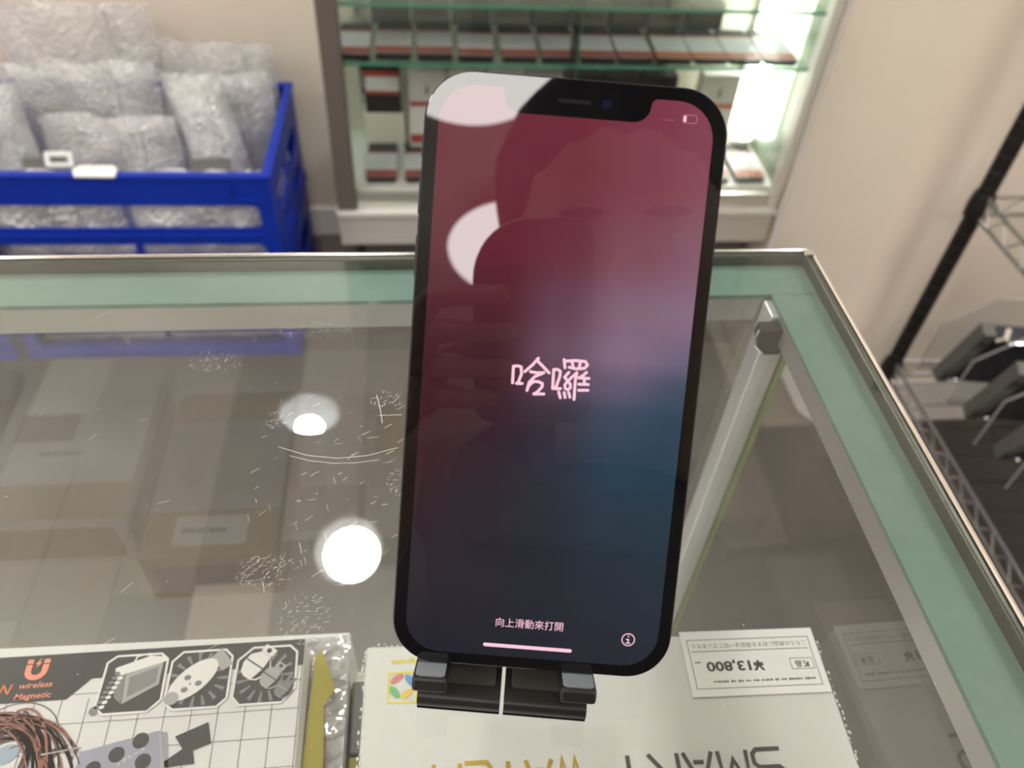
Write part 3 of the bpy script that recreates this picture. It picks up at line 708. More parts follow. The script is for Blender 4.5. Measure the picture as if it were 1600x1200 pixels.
res = delaunay_2d_cdt(pts2+inner, [(i, (i+1) % nb_) for i in range(nb_)], [list(range(nb_))], 1, 1e-7)
me = bpy.data.meshes.new('screen'); me.from_pydata([(p.x, p.y, .00008) for p in res[0]], [], [tuple(f) for f in res[2]])
ca = me.color_attributes.new('picture', 'FLOAT_COLOR', 'POINT')
for i, p in enumerate(res[0]): ca.data[i].color = (*screen_col((p.x+sx)/(2*sx), 1-(p.y-sy0)/(sy1-sy0)), 1)
m_scr, nt, N, b = nmat('display'); at_ = N.new('ShaderNodeVertexColor'); at_.layer_name = 'picture'
b.inputs['Base Color'].default_value = (.003, .003, .004, 1); b.inputs['Roughness'].default_value = .015; b.inputs['Emission Strength'].default_value = 1
nt.links.new(at_.outputs[0], b.inputs['Emission Color']); me.materials.append(m_scr)
if sum(f.normal.z for f in me.polygons) < 0: me.flip_normals()
scr = link('screen', me, ph)
m_glow = P('display_white', (.004, .004, .004), .02, emit=(1.0, .60, .70), es=.92); m_dim = P('display_dim', (.004, .004, .004), .02, emit=(.42, .14, .19), es=1)
# handwritten greeting, strokes in display millimetres
def hw(px):   # tracing grid -> mm
    o_ = []
    for a, b_ in px:
        u, v = 780+a*.1-800, 540+b_*.1-600
        o_.append((-10.18+.1567*u+.0125*v, 73.80+.0122*u-.1569*v))
    return o_
strokes = [[(210, 580), (225, 320), (290, 315), (345, 330), (350, 440), (300, 570), (270, 590), (360, 590)],
    [(400, 405), (520, 300), (610, 195), (600, 240), (690, 330), (780, 425)], [(490, 405), (600, 425), (700, 420)],
    [(690, 425), (560, 480), (470, 570), (435, 700), (455, 640), (530, 560), (610, 560), (675, 590), (672, 640), (600, 720), (540, 755), (700, 755)],
    [(835, 670), (850, 370), (910, 370), (955, 400), (945, 480), (890, 640), (870, 670), (960, 670)],
    [(1010, 215), (1025, 345)], [(1035, 240), (1180, 230), (1340, 245), (1375, 300), (1330, 350), (1200, 360), (1090, 335)], [(1135, 245), (1150, 340)], [(1265, 245), (1245, 345)],
    [(1085, 415), (1020, 490), (1060, 540), (1110, 600), (1110, 660), (1070, 690), (1030, 665), (1025, 610), (1075, 545), (1210, 420)],
    [(1210, 420), (1185, 560), (1170, 840)], [(930, 720), (955, 815)], [(1015, 730), (1030, 810)], [(1085, 730), (1105, 805)],
    [(1360, 415), (1300, 470), (1240, 500), (1400, 510)], [(1330, 510), (1325, 600)], [(1240, 600), (1390, 605)], [(1240, 695), (1385, 695)]]
mbp = []
for s_ in strokes: mbp += stroke_polys(hw(s_), .72)
flat_mesh(mbp, .00016).build('screen_greeting', m_glow, scr)
text_mesh('screen_prompt', '\u5411\u4e0a\u6ed1\u52d5\u4f86\u6253\u958b', .00262, m_glow, scr, (-.0008, .01225, .00016), 0, width=.0172)
MB().plate([(x*.001, y*.001) for x, y in rrect(-12.2, 10.6, 5.7, 6.65, .47, 5)], (), .00016, .00016).build('home_bar', m_glow, scr)
flat_mesh(offset_line(circ(24.7, 10.4, 1.6, 28)+[circ(24.7, 10.4, 1.6, 28)[0]], .26) + [circ(24.7, 11.3, .22, 8), [(24.15, 10.6), (24.9, 10.6), (24.9, 9.6), (24.6, 9.6), (24.6, 10.3), (24.15, 10.3)], [(24.1, 9.35), (25.3, 9.35), (25.3, 9.6), (24.1, 9.6)]], .00016).build('info_button', m_glow, scr)
MB().plate([(x*.001, y*.001) for x, y in rrect(24.7, 28.2, 138.5, 140.5, .6, 4)], [[(x*.001, y*.001) for x, y in rrect(24.9, 28.0, 138.7, 140.3, .45, 4)]], .00016, .00016).build('battery_icon', m_dim, scr)
MB().plate([(x*.001, y*.001) for x, y in rrect(24.95, 25.6, 138.8, 140.2, .2, 3)], (), .00017, .00017).build('battery_level', m_glow, scr)
flat_mesh([circ(20.4+.75*k, 138.9, .17, 8) for k in range(4)], .00016).build('signal_dots', m_dim, scr)
MB().plate(rrect(-.0048, .0030, .1409, .1418, .00042, 5), (), .0, .00012).build('earpiece', P('mesh_grey', (.012, .011, .012), .6, spec=.08), ph)
MB().plate(circ(.0068, .1414, .0011, 20), (), .0, .00008).build('front_camera', P('lens_blue_glint', (.004, .008, .03), .05, emit=(.0, .006, .02), es=.2), ph)  # weak emission paints a blue glint on the lens
for yy, ln in ((.118, .010), (.103, .010), (.129, .005)): MB().box(-W2-.0005, -W2+.0005, yy-ln/2, yy+ln/2, -.0055, -.0028).build('side_button', m_frame, ph, bev=.0002)
MB().box(W2-.0005, W2+.0005, .098, .114, -.0055, -.0028).build('side_button', m_frame, ph, bev=.0002)
mb = MB()
for cy_ in (.1335, .1165): mb.lathe([(.0, -TH-.0022), (.007, -TH-.0022), (.0074, -TH-.0014), (.0074, -TH)], 20, Matrix.Translation((.021, cy_, 0)))
mb.build('rear_camera', m_blackgloss, ph, smooth=True)

# ------------------------------------------------------------------ stand (two hinged halves)
st = empty('phone_stand', M=Mp); tag(st, 'small black folding stand with grey rubber feet holding the smartphone', 'phone stand')
Mw = Mp.inverted()
by = math.radians(-8.6)
Bs = Mw @ (Matrix.Translation((.0158, .0850, GZ)) @ Matrix.Rotation(by, 4, 'Z'))      # base frame
m_pad = P('grey_silicone', (.20, .225, .245), .4); m_pad2 = P('dark_silicone', (.06, .057, .054), .35)
for sgn, h0, h1 in ((-1, -.0292, -.0204), (1, .0080, .0172)):
    xa, xb = (-.0222, -.0005) if sgn < 0 else (.0005, .0222)
    prof2 = [(.0, .0006)] + [(.0026-.0026*math.cos(t), .0030+.0030*math.sin(t)-.0004) for t in [math.radians(-50+20*k) for k in range(8)]] + [(.075, .0056), (.075, .0004), (.002, .0004)]
    mb = MB(); k = len(prof2)
    mb.add([Bs @ Vector((xa, a, c)) for a, c in prof2] + [Bs @ Vector((xb, a, c)) for a, c in prof2], [(i, (i+1) % k, (i+1) % k+k, i+k) for i in range(k)] + [tuple(range(k-1, -1, -1)), tuple(range(k, 2*k))])
    mb.build('base_plate', m_black, st, smooth=True)
    mb = MB(); MBx = Bs
    px0, px1 = (-.0215, -.0020) if sgn < 0 else (.0022, .0215)
    mb.plate(rrect(px0, px1, .0052, .022, .0010, 4), (), .0056, .0061, MBx); mb.build('rubber_pad', m_pad2, st)
    # hook under the phone's lower edge, then the arm behind its back
    mb = MB(); mb.box(h0, h1, -.0046, -.0006, -.0094, .0068); mb.build('hook', m_black, st, bev=.0009, seg=3)
    mb = MB(); mb.plate(rrect(h0+.0007, h1-.0007, -.0072, .0060, .0012, 4), (), 0, .0006, Matrix(((1, 0, 0, 0), (0, 0, 1, -.0007), (0, 1, 0, 0), (0, 0, 0, 1)))); mb.build('hook_pad', m_pad, st)
    mb = MB(); a0, a1 = (h0, -.0066) if sgn < 0 else (-.0056, h1)
    mb.box(a0, a1, -.0046, .085, -.0118, -.0080); mb.build('support_arm', m_black, st, bev=.0008)
    pA = Vector(((a0+a1)/2, .030, -.0112)); pB = Bs @ Vector(((xa+xb)/2, .060, .0058))
    MB().tube([pA, pB], .0028, 10).build('strut', m_black, st, smooth=True)

# ------------------------------------------------------------------ wall cabinet with phones
KX0, KX1, KY0, KY1, KZ0, KZ1 = -.176, .728, 1.385, 1.648, .165, 2.0
kb = empty('display_cabinet', (0, 0, 0)); tag(kb, 'aluminium framed glass display cabinet on the back wall, lit by a tube', 'cabinet')
MB().box(KX0, KX0+.036, KY0, KY0+.03, KZ0+.085, KZ1).build('frame_stile', m_alu_dark, kb, bev=.002)  # left stile darker than the right: its shadow is in the colour
MB().box(KX1-.016, KX1, KY0, KY0+.03, KZ0+.085, KZ1).build('frame_stile', m_alu_pale, kb, bev=.002)
MB().box(KX0, KX1, KY0-.002, KY1, KZ1, KZ1+.05).build('frame_head', m_alu_dark, kb, bev=.002)
mb = MB(); mb.box(KX0, KX1, KY0+.004, KY1, KZ0, KZ0+.072)
mb.build('lower_rail', m_alu_pale, kb)
for k in range(9): MB().box(KX0, KX1, KY0+.0005, KY0+.0045, KZ0+.004+k*.0075, KZ0+.0085+k*.0075).build('rail_rib', m_alu_pale, kb)
MB().box(KX0-.004, KX1+.002, KY0-.008, KY0+.032, KZ0+.072, KZ0+.084).build('rail_lip', m_alu_pale, kb, bev=.002)
MB().box(KX0+.036, KX1-.016, KY0+.012, KY0+.03, KZ0+.084, KZ0+.112).build('door_track', m_alu, kb, bev=.002)
KF = .283
MB().box(KX0+.006, KX1-.006, KY0+.03, KY1, KZ0+.072, KF).build('cabinet_floor', m_white, kb)
MB().box(KX0+.004, KX1-.004, KY1-.01, KY1, KF, KZ1).build('back_panel', m_cream, kb)
MB().box(KX0, KX0+.006, KY0+.03, KY1, KF, KZ1).build('side_pane', m_glass_green, kb)
MB().box(KX1-.006, KX1, KY0+.03, KY1, KF, KZ1).build('side_pane', thin_glass('mirror_side', (.80, .88, .84), .03, boost=1.3), kb)
for k_, (zz, d) in enumerate(((.541, 0), (.642, 0), (.86, 0))):
    MB().box(KX0+.036, KX1-.02, KY0+.016, KY1-.045, zz-.003, zz+.003).build('glass_shelf', m_glass_green, kb)
    MB().box(KX0+.036, KX1-.02, KY0+.0145, KY0+.016, zz-.003, zz+.003).build('shelf_edge', m_edge, kb)
MB().box(KX0+.036, .272, KY0+.006, KY0+.010, KF+.012, KZ1-.01).build('sliding_door', m_glass, kb)
MB().box(.2715, .2727, KY0+.006, KY0+.010, KF+.012, KZ1-.01).build('door_edge', m_edge, kb)
MB().box(.255, KX1-.017, KY0+.000, KY0+.004, KF+.012, KZ1-.01).build('sliding_door', m_glass, kb)
for xx in (-.125, .50): 
    MB().box(xx-.008, xx+.008, KY1-.028, KY1-.0102, KF, KZ1).build('shelf_upright', m_alu, kb)
    for zz in (.33, .38, .43, .48): MB().box(xx-.003, xx+.003, KY1-.0286, KY1-.028, zz, zz+.012).build('slot', m_black, kb)
MB().box(KX0+.04, KX1-.02, KY0+.07, KY1, .02, KZ0).build('cabinet_base', m_alu_dark, kb)
for xx in (-.15, .70): MB().lathe([(.0, 0.002), (.02, .002), (.02, .02), (.0, .02)], 16, Matrix.Translation((xx, 1.5, 0))).build('foot', m_black, kb)
# fluorescent fitting in the rear right corner
tf = empty('tube_light', (.714, 1.612, .30)); tag(tf, 'blazing upright fluorescent fitting in the right rear corner of the cabinet', 'lamp')
MB().box(-.040, .004, .002, .026, -.010, 1.3).build('housing', m_white, tf, bev=.002)
MB().lathe([(.0, .0), (.020, .003), (.0235, .012), (.0235, 1.28), (.0, 1.285)], 20, Matrix.Translation((-.018, -.024, 0))).build('glowing_tube', m_tube, tf, smooth=True)
MB().lathe([(.0, -.008), (.025, -.006), (.025, .006), (.022, .007)], 20, Matrix.Translation((-.018, -.024, 0))).build('end_cap', m_white, tf, smooth=True)
# cable down the right stile
MB().tube([(.733, 1.378, .9), (.7325, 1.376, .46), (.7335, 1.374, .33), (.731, 1.370, .25), (.7335, 1.366, .20), (.733, 1.365, .12), (.722, 1.36, .03), (.66, 1.35, .006)], .0042, 8).build('power_cable', m_cable, smooth=True)
tag(bpy.data.objects['power_cable'], 'white power cable hanging down the right edge of the display cabinet', 'cable')

# phones in sleeves lying on the shelf
def bagged(x, y, z, wd, tilt, red, label, group, dark=True, big=False):
    t = empty('bagged_phone', (x, y, z), tilt); tag(t, label, 'phone', group)
    dp = .146
    MB().plate(rrect(-wd/2+.002, wd/2-.002, .004, dp-.002, .008, 4), (), .0004, .0085).build('handset', m_blackmatt if dark else P('silver_back', (.35, .36, .38), .3), t, smooth=False)
    MB().box(-wd/2+.0012, wd/2-.0012, .012, .108, .0090, .0096).build('info_card', m_paper, t)
    MB().box(-wd/2+.0012, wd/2-.0012, .012, .038, .0097, .0100).build('card_foot', red, t)
    MB().box(-wd/2+.0012, wd/2-.0012, .102, .108, .0097, .0100).build('card_head', red, t)
    flat_mesh([q for r_ in range(4) for q in marks(-wd*500+5, wd*500-(6 if r_ % 2 else 16), 52+13*r_, 2.6, random.Random(r_+int(x*900)))], .0099).build('card_print', P('card_grey', (.42, .43, .45), .6) if 'card_grey' not in bpy.data.materials else bpy.data.materials['card_grey'], t)
    MB().plate(rrect(-wd/2-.001, wd/2+.001, 0, dp+.010, .002, 2), (), .0102, .0106).build('sleeve', m_bag, t)
    return t
ordn = ['first', 'second', 'third', 'fourth', 'fifth', 'sixth', 'seventh', 'eighth', 'ninth', 'tenth', 'eleventh', 'last']
xs = [-.100, -.050, .021, .093, .172, .244, .314, .384, .455, .523, .588, .655]
xs[0] = -.1235; xs[1] = -.0535
SZ1 = .544
for k, xx in enumerate(xs):
    nm = 'sleeved handset with red and white card, %s from left on the glass shelf' % ordn[k] if k < 11 else 'sleeved handset at the right end of the glass shelf, in front of the tube'
    bagged(xx, 1.402 + (0.006 if k in (1, 2) else 0), SZ1+.0005, .066 if k else .06, rnd.uniform(-.03, .03), m_red if k < 8 else m_orange_print, nm, 'sleeved phones on the glass shelf')
# grey cartons behind them
for k in range(9):
    xx = -.06+.076*k
    if xx > .62: break
    t = empty('small_carton', (xx, 1.585, SZ1)); tag(t, 'small dark carton behind the sleeved phones, %s from left' % ordn[k], 'box', 'dark cartons at the back of the glass shelf')
    hgt = (.055, .06, .05)[k % 3]
    MB().box(-.036, .036, -.022, .012, 0.0005, hgt).build('carton', (P('slate_card', (.10, .11, .115), .5) if k == 0 else (bpy.data.materials['slate_card'] if k % 2 == 0 else m_grey)), t, bev=.001)
    MB().box(-.028, .028, -.0226, -.0221, hgt*.3, hgt*.62).build('band', m_alu_dark, t)
# standing boxes on the cabinet floor
def stand_box(x, wd, h, body, label, red=m_red, lab=True, y=1.56):
    t = empty('phone_box', (x, y, KF)); tag(t, label, 'box', 'phone boxes standing in the cabinet')
    MB().box(-wd/2, wd/2, 0, .045, .0005, h).build('carton', body, t, bev=.0012)
    if lab:
        MB().box(-wd/2+.002, wd/2-.002, -.0006, -.0001, .018, .108).build('info_card', m_paper, t)
        MB().box(-wd/2+.002, wd/2-.002, -.0009, -.0006, .018, .038).build('card_foot', red, t)
        MB().box(-wd/2+.002, wd/2-.002, -.0009, -.0006, .100, .110).build('card_head', red, t)
        flat_mesh([[(-3, 0), (3, 0), (3, 14), (-3, 14)], [(-1, 14), (1, 14), (1, 24), (-1, 24)]], 0, M=Matrix(((1, 0, 0, 0), (0, 0, -1, -.0006), (0, 1, 0, .125), (0, 0, 0, 1)))).build('printed_device', m_ink_grey, t)
    return t
stand_box(.005, .074, .172, m_card, 'white phone box with red card standing on the cabinet floor, nearest the left frame')
stand_box(.084, .074, .172, m_card, 'white phone box behind the top left corner of the smartphone, second in the row')
stand_box(.163, .074, .172, m_card, 'white phone box behind the smartphone, third in the row')
stand_box(.242, .074, .170, m_silver, 'silver grey phone box behind the notch of the smartphone')
stand_box(.324, .074, .168, m_navy, 'navy phone box at the left of three behind the top edge of the smartphone', lab=False)
stand_box(.403, .074, .168, m_navy, 'navy phone box in the middle of three behind the top edge of the smartphone', lab=False)
stand_box(.482, .074, .168, m_navy, 'navy phone box at the right of three behind the top right corner of the smartphone', lab=False)
stand_box(.612, .078, .172, m_card, 'white phone box with orange card standing beside the glowing tube', m_orange_print)
# cream riser with a boxed phone
t = empty('display_riser', (-.082, 1.575, KF)); tag(t, 'cream display block under the dark boxed handset at the cabinet left', 'display block')
MB().box(-.044, .040, 0, .05, .0005, .075).build('block', m_cream, t, bev=.003)
t = empty('boxed_handset', (-.082, 1.577, KF+.0755)); tag(t, 'dark boxed handset with white band standing on the cream display block', 'phone')
MB().box(-.038, .034, 0, .02, 0, .098).build('carton', m_black, t, bev=.001)
MB().box(-.036, .032, -.0006, -.0001, .048, .080).build('info_card', m_paper, t)
MB().box(-.036, .032, -.0009, -.0006, .040, .048).build('card_foot', m_red, t)
MB().box(-.036, .032, -.0009, -.0006, .078, .090).build('card_head', m_red, t)
# handsets lying on the cabinet floor
for x, lab, rd in ((-.090, 'dark sleeved handset lying on the cabinet floor, next to the left frame', m_red), (-.012, 'dark sleeved handset lying on the cabinet floor, half hidden by the smartphone', m_red), (.600, 'sleeved handset with orange edged card lying on the cabinet floor, close to the smartphone edge', m_orange_print), (.676, 'sleeved handset with orange edged card lying on the cabinet floor below the tube', m_orange_print)):
    bagged(x, 1.428, KF+.0005, .064, rnd.uniform(-.03, .03), rd, lab, 'sleeved phones on the cabinet floor')

# ------------------------------------------------------------------ blue crates
def make_crate():
    t = empty('folding_crate', (0, 0, 0)); w_, d_, h_ = .53, .345, .21; th_ = .004
    front = Matrix(((1, 0, 0, 0), (0, 0, -1, th_), (0, 1, 0, 0), (0, 0, 0, 1)))
    def sl(x0, x1, z0, z1): return rrect(x0, x1, z0, z1, min(.013, (z1-z0)/2.01), 5)
    outer = [(0.0, .006), (w_, .006), (w_, h_-.004), (0.0, h_-.004)]
    holes = [sl(.026, w_-.026, .102, .149), sl(.026, w_-.026, .030, .067)]
    MB().plate(outer, holes, 0, th_, front).build('front_panel', m_blue, t)
    MB().plate(outer, holes, 0, th_, Matrix.Translation((0, d_-th_, 0)) @ front).build('back_panel', m_blue, t)
    side = Matrix(((0, 0, 1, 0), (1, 0, 0, 0), (0, 1, 0, 0), (0, 0, 0, 1)))
    o2_ = [(th_, .006), (d_-th_, .006), (d_-th_, h_-.004), (th_, h_-.004)]
    hs_ = [sl(.05, .155, .03, .067), sl(.19, d_-.05, .03, .067), sl(.05, .155, .102, .149), sl(.19, d_-.05, .102, .149)]
    MB().plate(o2_, hs_, 0, th_, side).build('side_panel', m_blue, t)
    MB().plate(o2_, hs_, 0, th_, Matrix.Translation((w_-th_, 0, 0)) @ side).build('side_panel', m_blue, t)
    MB().box(th_, w_-th_, th_, d_-th_, .004, .008).build('base', m_blue, t)
    r = .012
    mb = MB(); mb.plate([(-.003, -.003), (w_+.003, -.003), (w_+.003, d_+.003), (-.003, d_+.003)], [[(r, r), (w_-r, r), (w_-r, d_-r), (r, d_-r)]], h_-.010, h_-.001); mb.build('rim', m_blue, t, bev=.0012)
    mb = MB(); mb.plate([(-.002, -.002), (w_+.002, -.002), (w_+.002, d_+.002), (-.002, d_+.002)], [[(r, r), (w_-r, r), (w_-r, d_-r), (r, d_-r)]], .002, .012); mb.build('foot_rim', m_blue, t, bev=.001)
    MB().box(.03, w_-.03, -.0045, -.0008, .086, .0905).build('moulded_rib', m_blue, t, bev=.0008)
    MB().box(.03, w_-.03, -.0045, -.0008, .018, .0225).build('moulded_rib', m_blue, t, bev=.0008)
    MB().box(w_-.066, w_-.018, -.0035, -.0006, .160, .165).build('label_ledge', m_blue, t, bev=.0006)
    MB().box(w_-.068, w_-.063, -.0035, -.0006, .160, .192).build('moulded_rib', m_blue, t, bev=.0006)
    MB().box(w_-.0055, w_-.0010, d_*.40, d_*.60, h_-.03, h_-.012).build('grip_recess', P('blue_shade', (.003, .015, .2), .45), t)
    for x_ in (.002, w_-.014):
        for y_ in (.002, d_-.014): MB().box(x_, x_+.012, y_, y_+.012, .008, h_-.008).build('corner_post', m_blue, t, bev=.0012)
    return t
CX, CY = -.797, 1.24
c0 = make_crate()
where = ['blue folding crate at the bottom of the right stack, standing on the floor', 'blue folding crate on top of the right stack, heaped with bubble wrap']
for k in range(2):
    c = c0 if k == 0 else copy_tree(c0)
    c.location = (CX, CY, .2105*k+.001); c.rotation_euler = (0, 0, math.radians(-.6)); tag(c, where[k], 'crate', 'blue folding crates')
where2 = ['blue folding crate at the bottom of the left stack, standing on the floor', 'blue folding crate on top of the left stack']
for k in range(2):
    c = copy_tree(c0); c.location = (CX-.553, CY, .2105*k+.001); c.rotation_euler = (0, 0, math.radians(-.6)); tag(c, where2[k], 'crate', 'blue folding crates')

def pillow_mesh(name, wd, h, th_, seed, nx=14, nz=14, rough=.006):
    mb = MB(); vs = []
    for side in (-1, 1):
        for j in range(nz+1):
            for i in range(nx+1):
                u = i/nx*2-1; v = j/nz*2-1
                bul = (1-abs(u)**3)*(1-abs(v)**3)
                nn = noise.noise(Vector((u*2.5, v*2.5, seed+side)))*rough*2 + noise.noise(Vector((u*7, v*7, seed)))*rough
                ex = 1+.03*noise.noise(Vector((v*3, seed, 0)))
                vs.append((u*wd/2*ex, side*(th_/2*bul**.6)+nn*(bul**.5), h/2*(v+1)+.01*noise.noise(Vector((u*3, 0, seed)))))
    o_ = (nx+1)*(nz+1); fs = []
    for j in range(nz):
        for i in range(nx):
            a = j*(nx+1)+i; q = (a, a+1, a+nx+2, a+nx+1); fs.append(q); fs.append(tuple(reversed([k+o_ for k in q])))
    for i in range(nx):
        a, b_ = i, i+1; fs.append((b_, a, a+o_, b_+o_)); a, b_ = nz*(nx+1)+i, nz*(nx+1)+i+1; fs.append((a, b_, b_+o_, a+o_))
    for j in range(nz):
        a, b_ = j*(nx+1), (j+1)*(nx+1); fs.append((a, b_, b_+o_, a+o_)); a, b_ = a+nx, b_+nx; fs.append((b_, a, a+o_, b_+o_))
    mb.add(vs, fs); return mb.mesh(name, m_bubble, smooth=True)
def wrap(x, y, z, wd, h, th_, rx, rz, label, mat=None, seed=1, inner=None, group='bubble wrap packs in the top crate', ry=0):
    t = empty('bubble_wrap_pack', (x, y, z)); t.rotation_euler = (rx, ry, rz); tag(t, label, 'bubble wrap', group)
    me = pillow_mesh('wrap', wd, h, th_, seed); me.materials.clear(); me.materials.append(mat or m_bubble); link('wrap', me, t)
    # folded seam of the wrap
    MB().tube([(wd*.22, -th_*.5, h*.05), (wd*.2, -th_*.56, h*.4), (wd*.23, -th_*.55, h*.7), (wd*.21, -th_*.3, h*.97)], .0022, 6).build('seam', m_bubble2, t, smooth=True)
    if inner: MB().box(inner[0]*wd, inner[1]*wd, -.004, .004, inner[2]*h, inner[3]*h).build('wrapped_device', m_grey, t, bev=.003)
    return t
zc = .224
wrap(-.636, 1.545, zc, .275, .345, .03, -.08, .05, 'tall sheet of bubble wrap at the back of the top blue crate, left half', seed=2.1)
wrap(-.388, 1.54, zc, .205, .285, .03, -.06, -.02, 'broad sheet of bubble wrap at the back of the top blue crate, right half', seed=5.3)
wrap(-.630, 1.472, zc, .275, .270, .045, -.10, .0, 'puffed bubble wrap pack in the middle of the top blue crate, left half', seed=8.7, inner=(-.3, .2, .3, .7))
wrap(-.384, 1.47, zc, .20, .255, .045, -.09, -.0, 'puffed bubble wrap pack in the middle of the top blue crate, right half', seed=11.2)
wrap(-.568, 1.375, zc, .235, .215, .050, -.18, .02, 'low bubble wrap pack just behind the front rim of the top blue crate', seed=14.4, inner=(-.38, -.22, .75, .88))
wrap(-.360, 1.380, zc, .100, .290, .062, -.15, .03, 'bright white roll of bubble wrap at the right front of the top blue crate', m_bubble2, 17.9, ry=-.17)
wrap(-.735, 1.36, zc, .085, .280, .07, -.10, .1, 'milky plastic pouch at the left edge of the photo, inside the top blue crate', m_bubble2, 21.3)
m_bubble3 = film('bubble_wrap_white', (.93, .94, .95), opac=.85, bub=120, strength=1.0, gloss=.25)
wrap(-.662, 1.280, zc, .238, .175, .05, -.05, 0, 'flat white pack seen through the slots of the top blue crate, left', m_bubble3, 50.5)
wrap(-.408, 1.280, zc, .238, .175, .05, -.05, 0, 'flat white pack seen through the slots of the top blue crate, right', m_bubble3, 55.5)
wrap(-.662, 1.285, .012, .24, .178, .055, -.05, 0, 'white pack behind the left of the slots in the bottom blue crate', m_bubble3, 30, group='bubble wrap packs in the bottom crate')
wrap(-.412, 1.285, .012, .24, .178, .055, -.05, 0, 'white pack behind the right of the slots in the bottom blue crate', m_bubble3, 40, group='bubble wrap packs in the bottom crate')
# paper slip on the rim, dark handsets and a small tag in the crate
t = MB().plate([(-.031, -.010), (.034, -.011), (.036, .006), (.028, .013), (-.026, .012), (-.035, .004)], (), 0, .004).build('paper_slip', m_paper, bev=.001)
t.location = (-.549, 1.2415, .4215); t.rotation_euler = (.35, 0, 0); tag(t, 'crumpled white paper slip lying over the front rim of the top blue crate', 'paper slip')
for x, yy, lab in ((-.376, 1.282, 'dark grey handset tucked behind the right of the crate rim'), (-.652, 1.285, 'dark grey handset tucked behind the left of the crate rim')):
    t = MB().plate(rrect(-.034, .034, 0, .115, .008, 4), (), 0, .008).build('tucked_handset', m_grey); t.location = (x, yy, .300); t.rotation_euler = (1.35, 0, .05); tag(t, lab, 'phone', 'handsets tucked in the crate')
t = MB().plate(rrect(-.022, .022, -.012, .012, .002, 3), [rrect(-.015, .015, -.006, .005, .001, 3)], 0, .002).build('paper_tag', m_paper); t.location = (-.610, 1.268, .432); t.rotation_euler = (1.15, 0, .02)
tag(t, 'small white framed tag leaning on the bubble wrap, left of the paper slip', 'tag')

# ------------------------------------------------------------------ wire rack
rk = empty('wire_rack', (.8, .92, 0)); tag(rk, 'chrome wire shelf rack with black grooved posts at the right edge', 'rack')
def post(x, y):
    pf = [(.0125, .0)]
    z_ = .0
    while z_ < 1.75:
        pf += [(.0125, z_+.022), (.0112, z_+.0228), (.0112, z_+.0246), (.0125, z_+.0254)]; z_ += .0254
    pf.append((.0, z_))
    o_ = MB().lathe([(.0, .002)] + pf, 20, Matrix.Translation((x, y, 0))).build('post', m_postblack, rk, smooth=True)
    return o_
RW, RD = .58, .74
posts = [(0, .02), (RW, .02), (0, .02-RD), (RW, .02-RD)]
for p in posts:
    post(*p)
    mb = MB()
    for k in range(68): mb.lathe([(.0113, .0254*k+.0227), (.0127, .0254*k+.0230), (.0127, .0254*k+.0246), (.0113, .0254*k+.0249)], 20, Matrix.Translation((p[0], p[1], 0)))
    tag(mb.build('glint_rings', m_ring, rk, smooth=True), kind='stuff')  # paler rings stand in for glints of light on the post grooves
for lev, (zz) in enumerate((.232, .565, 1.25)):
    for p in posts:
        MB().lathe([(.0127, -.022), (.0165, -.020), (.0175, .0), (.0155, .018), (.0127, .019)], 20, Matrix.Translation((p[0], p[1], zz-.012))).build('collar', m_postblack, rk, smooth=True)
    for (a, b_) in (((0, .02), (0, .02-RD)), ((RW, .02), (RW, .02-RD)), ((0, .02), (RW, .02)), ((0, .02-RD), (RW, .02-RD))):
        A_ = Vector((*a, 0)); B_ = Vector((*b_, 0)); d = (B_-A_).normalized(); A2 = A_+d*.014; B2 = B_-d*.014; ln = (B2-A2).length
        mb = MB(); mb.tube([A2+Vector((0, 0, zz)), B2+Vector((0, 0, zz))], .0030, 8); mb.tube([A2+Vector((0, 0, zz-.030)), B2+Vector((0, 0, zz-.030))], .0030, 8)
        nseg = int(ln/.046); zig = []
        for k in range(nseg*2+1): zig.append(A2+d*(ln*k/(nseg*2))+Vector((0, 0, zz-(.002 if k % 2 == 0 else .028))))
        mb.tube(zig, .0018, 6); mb.build('edge_truss', m_steelwire, rk, smooth=True)
    mb = MB()
    for k in range(1, 14):
        yy = .02-RD*k/14; mb.tube([(.003, yy, zz+.0035), (RW-.003, yy, zz+.0035)], .0010, 5)
    for xx in (RW*.33, RW*.66): mb.tube([(xx, .018, zz+.0002), (xx, .022-RD, zz+.0002)], .0026, 6)
    tag(mb.build('wire_deck', m_ring, rk, smooth=True), kind='stuff')
    for p in posts:
        for q in ((.0, -.018), (.018, .0)):
            MB().tube([(p[0]+q[0]*.7, p[1]+q[1]*.7, zz+.006), (p[0]+q[0], p[1]+q[1], zz-.012), (p[0]+q[0]*.7, p[1]+q[1]*.7, zz-.034)], .0035, 6).build('corner_clip', m_chrome, rk, smooth=True)
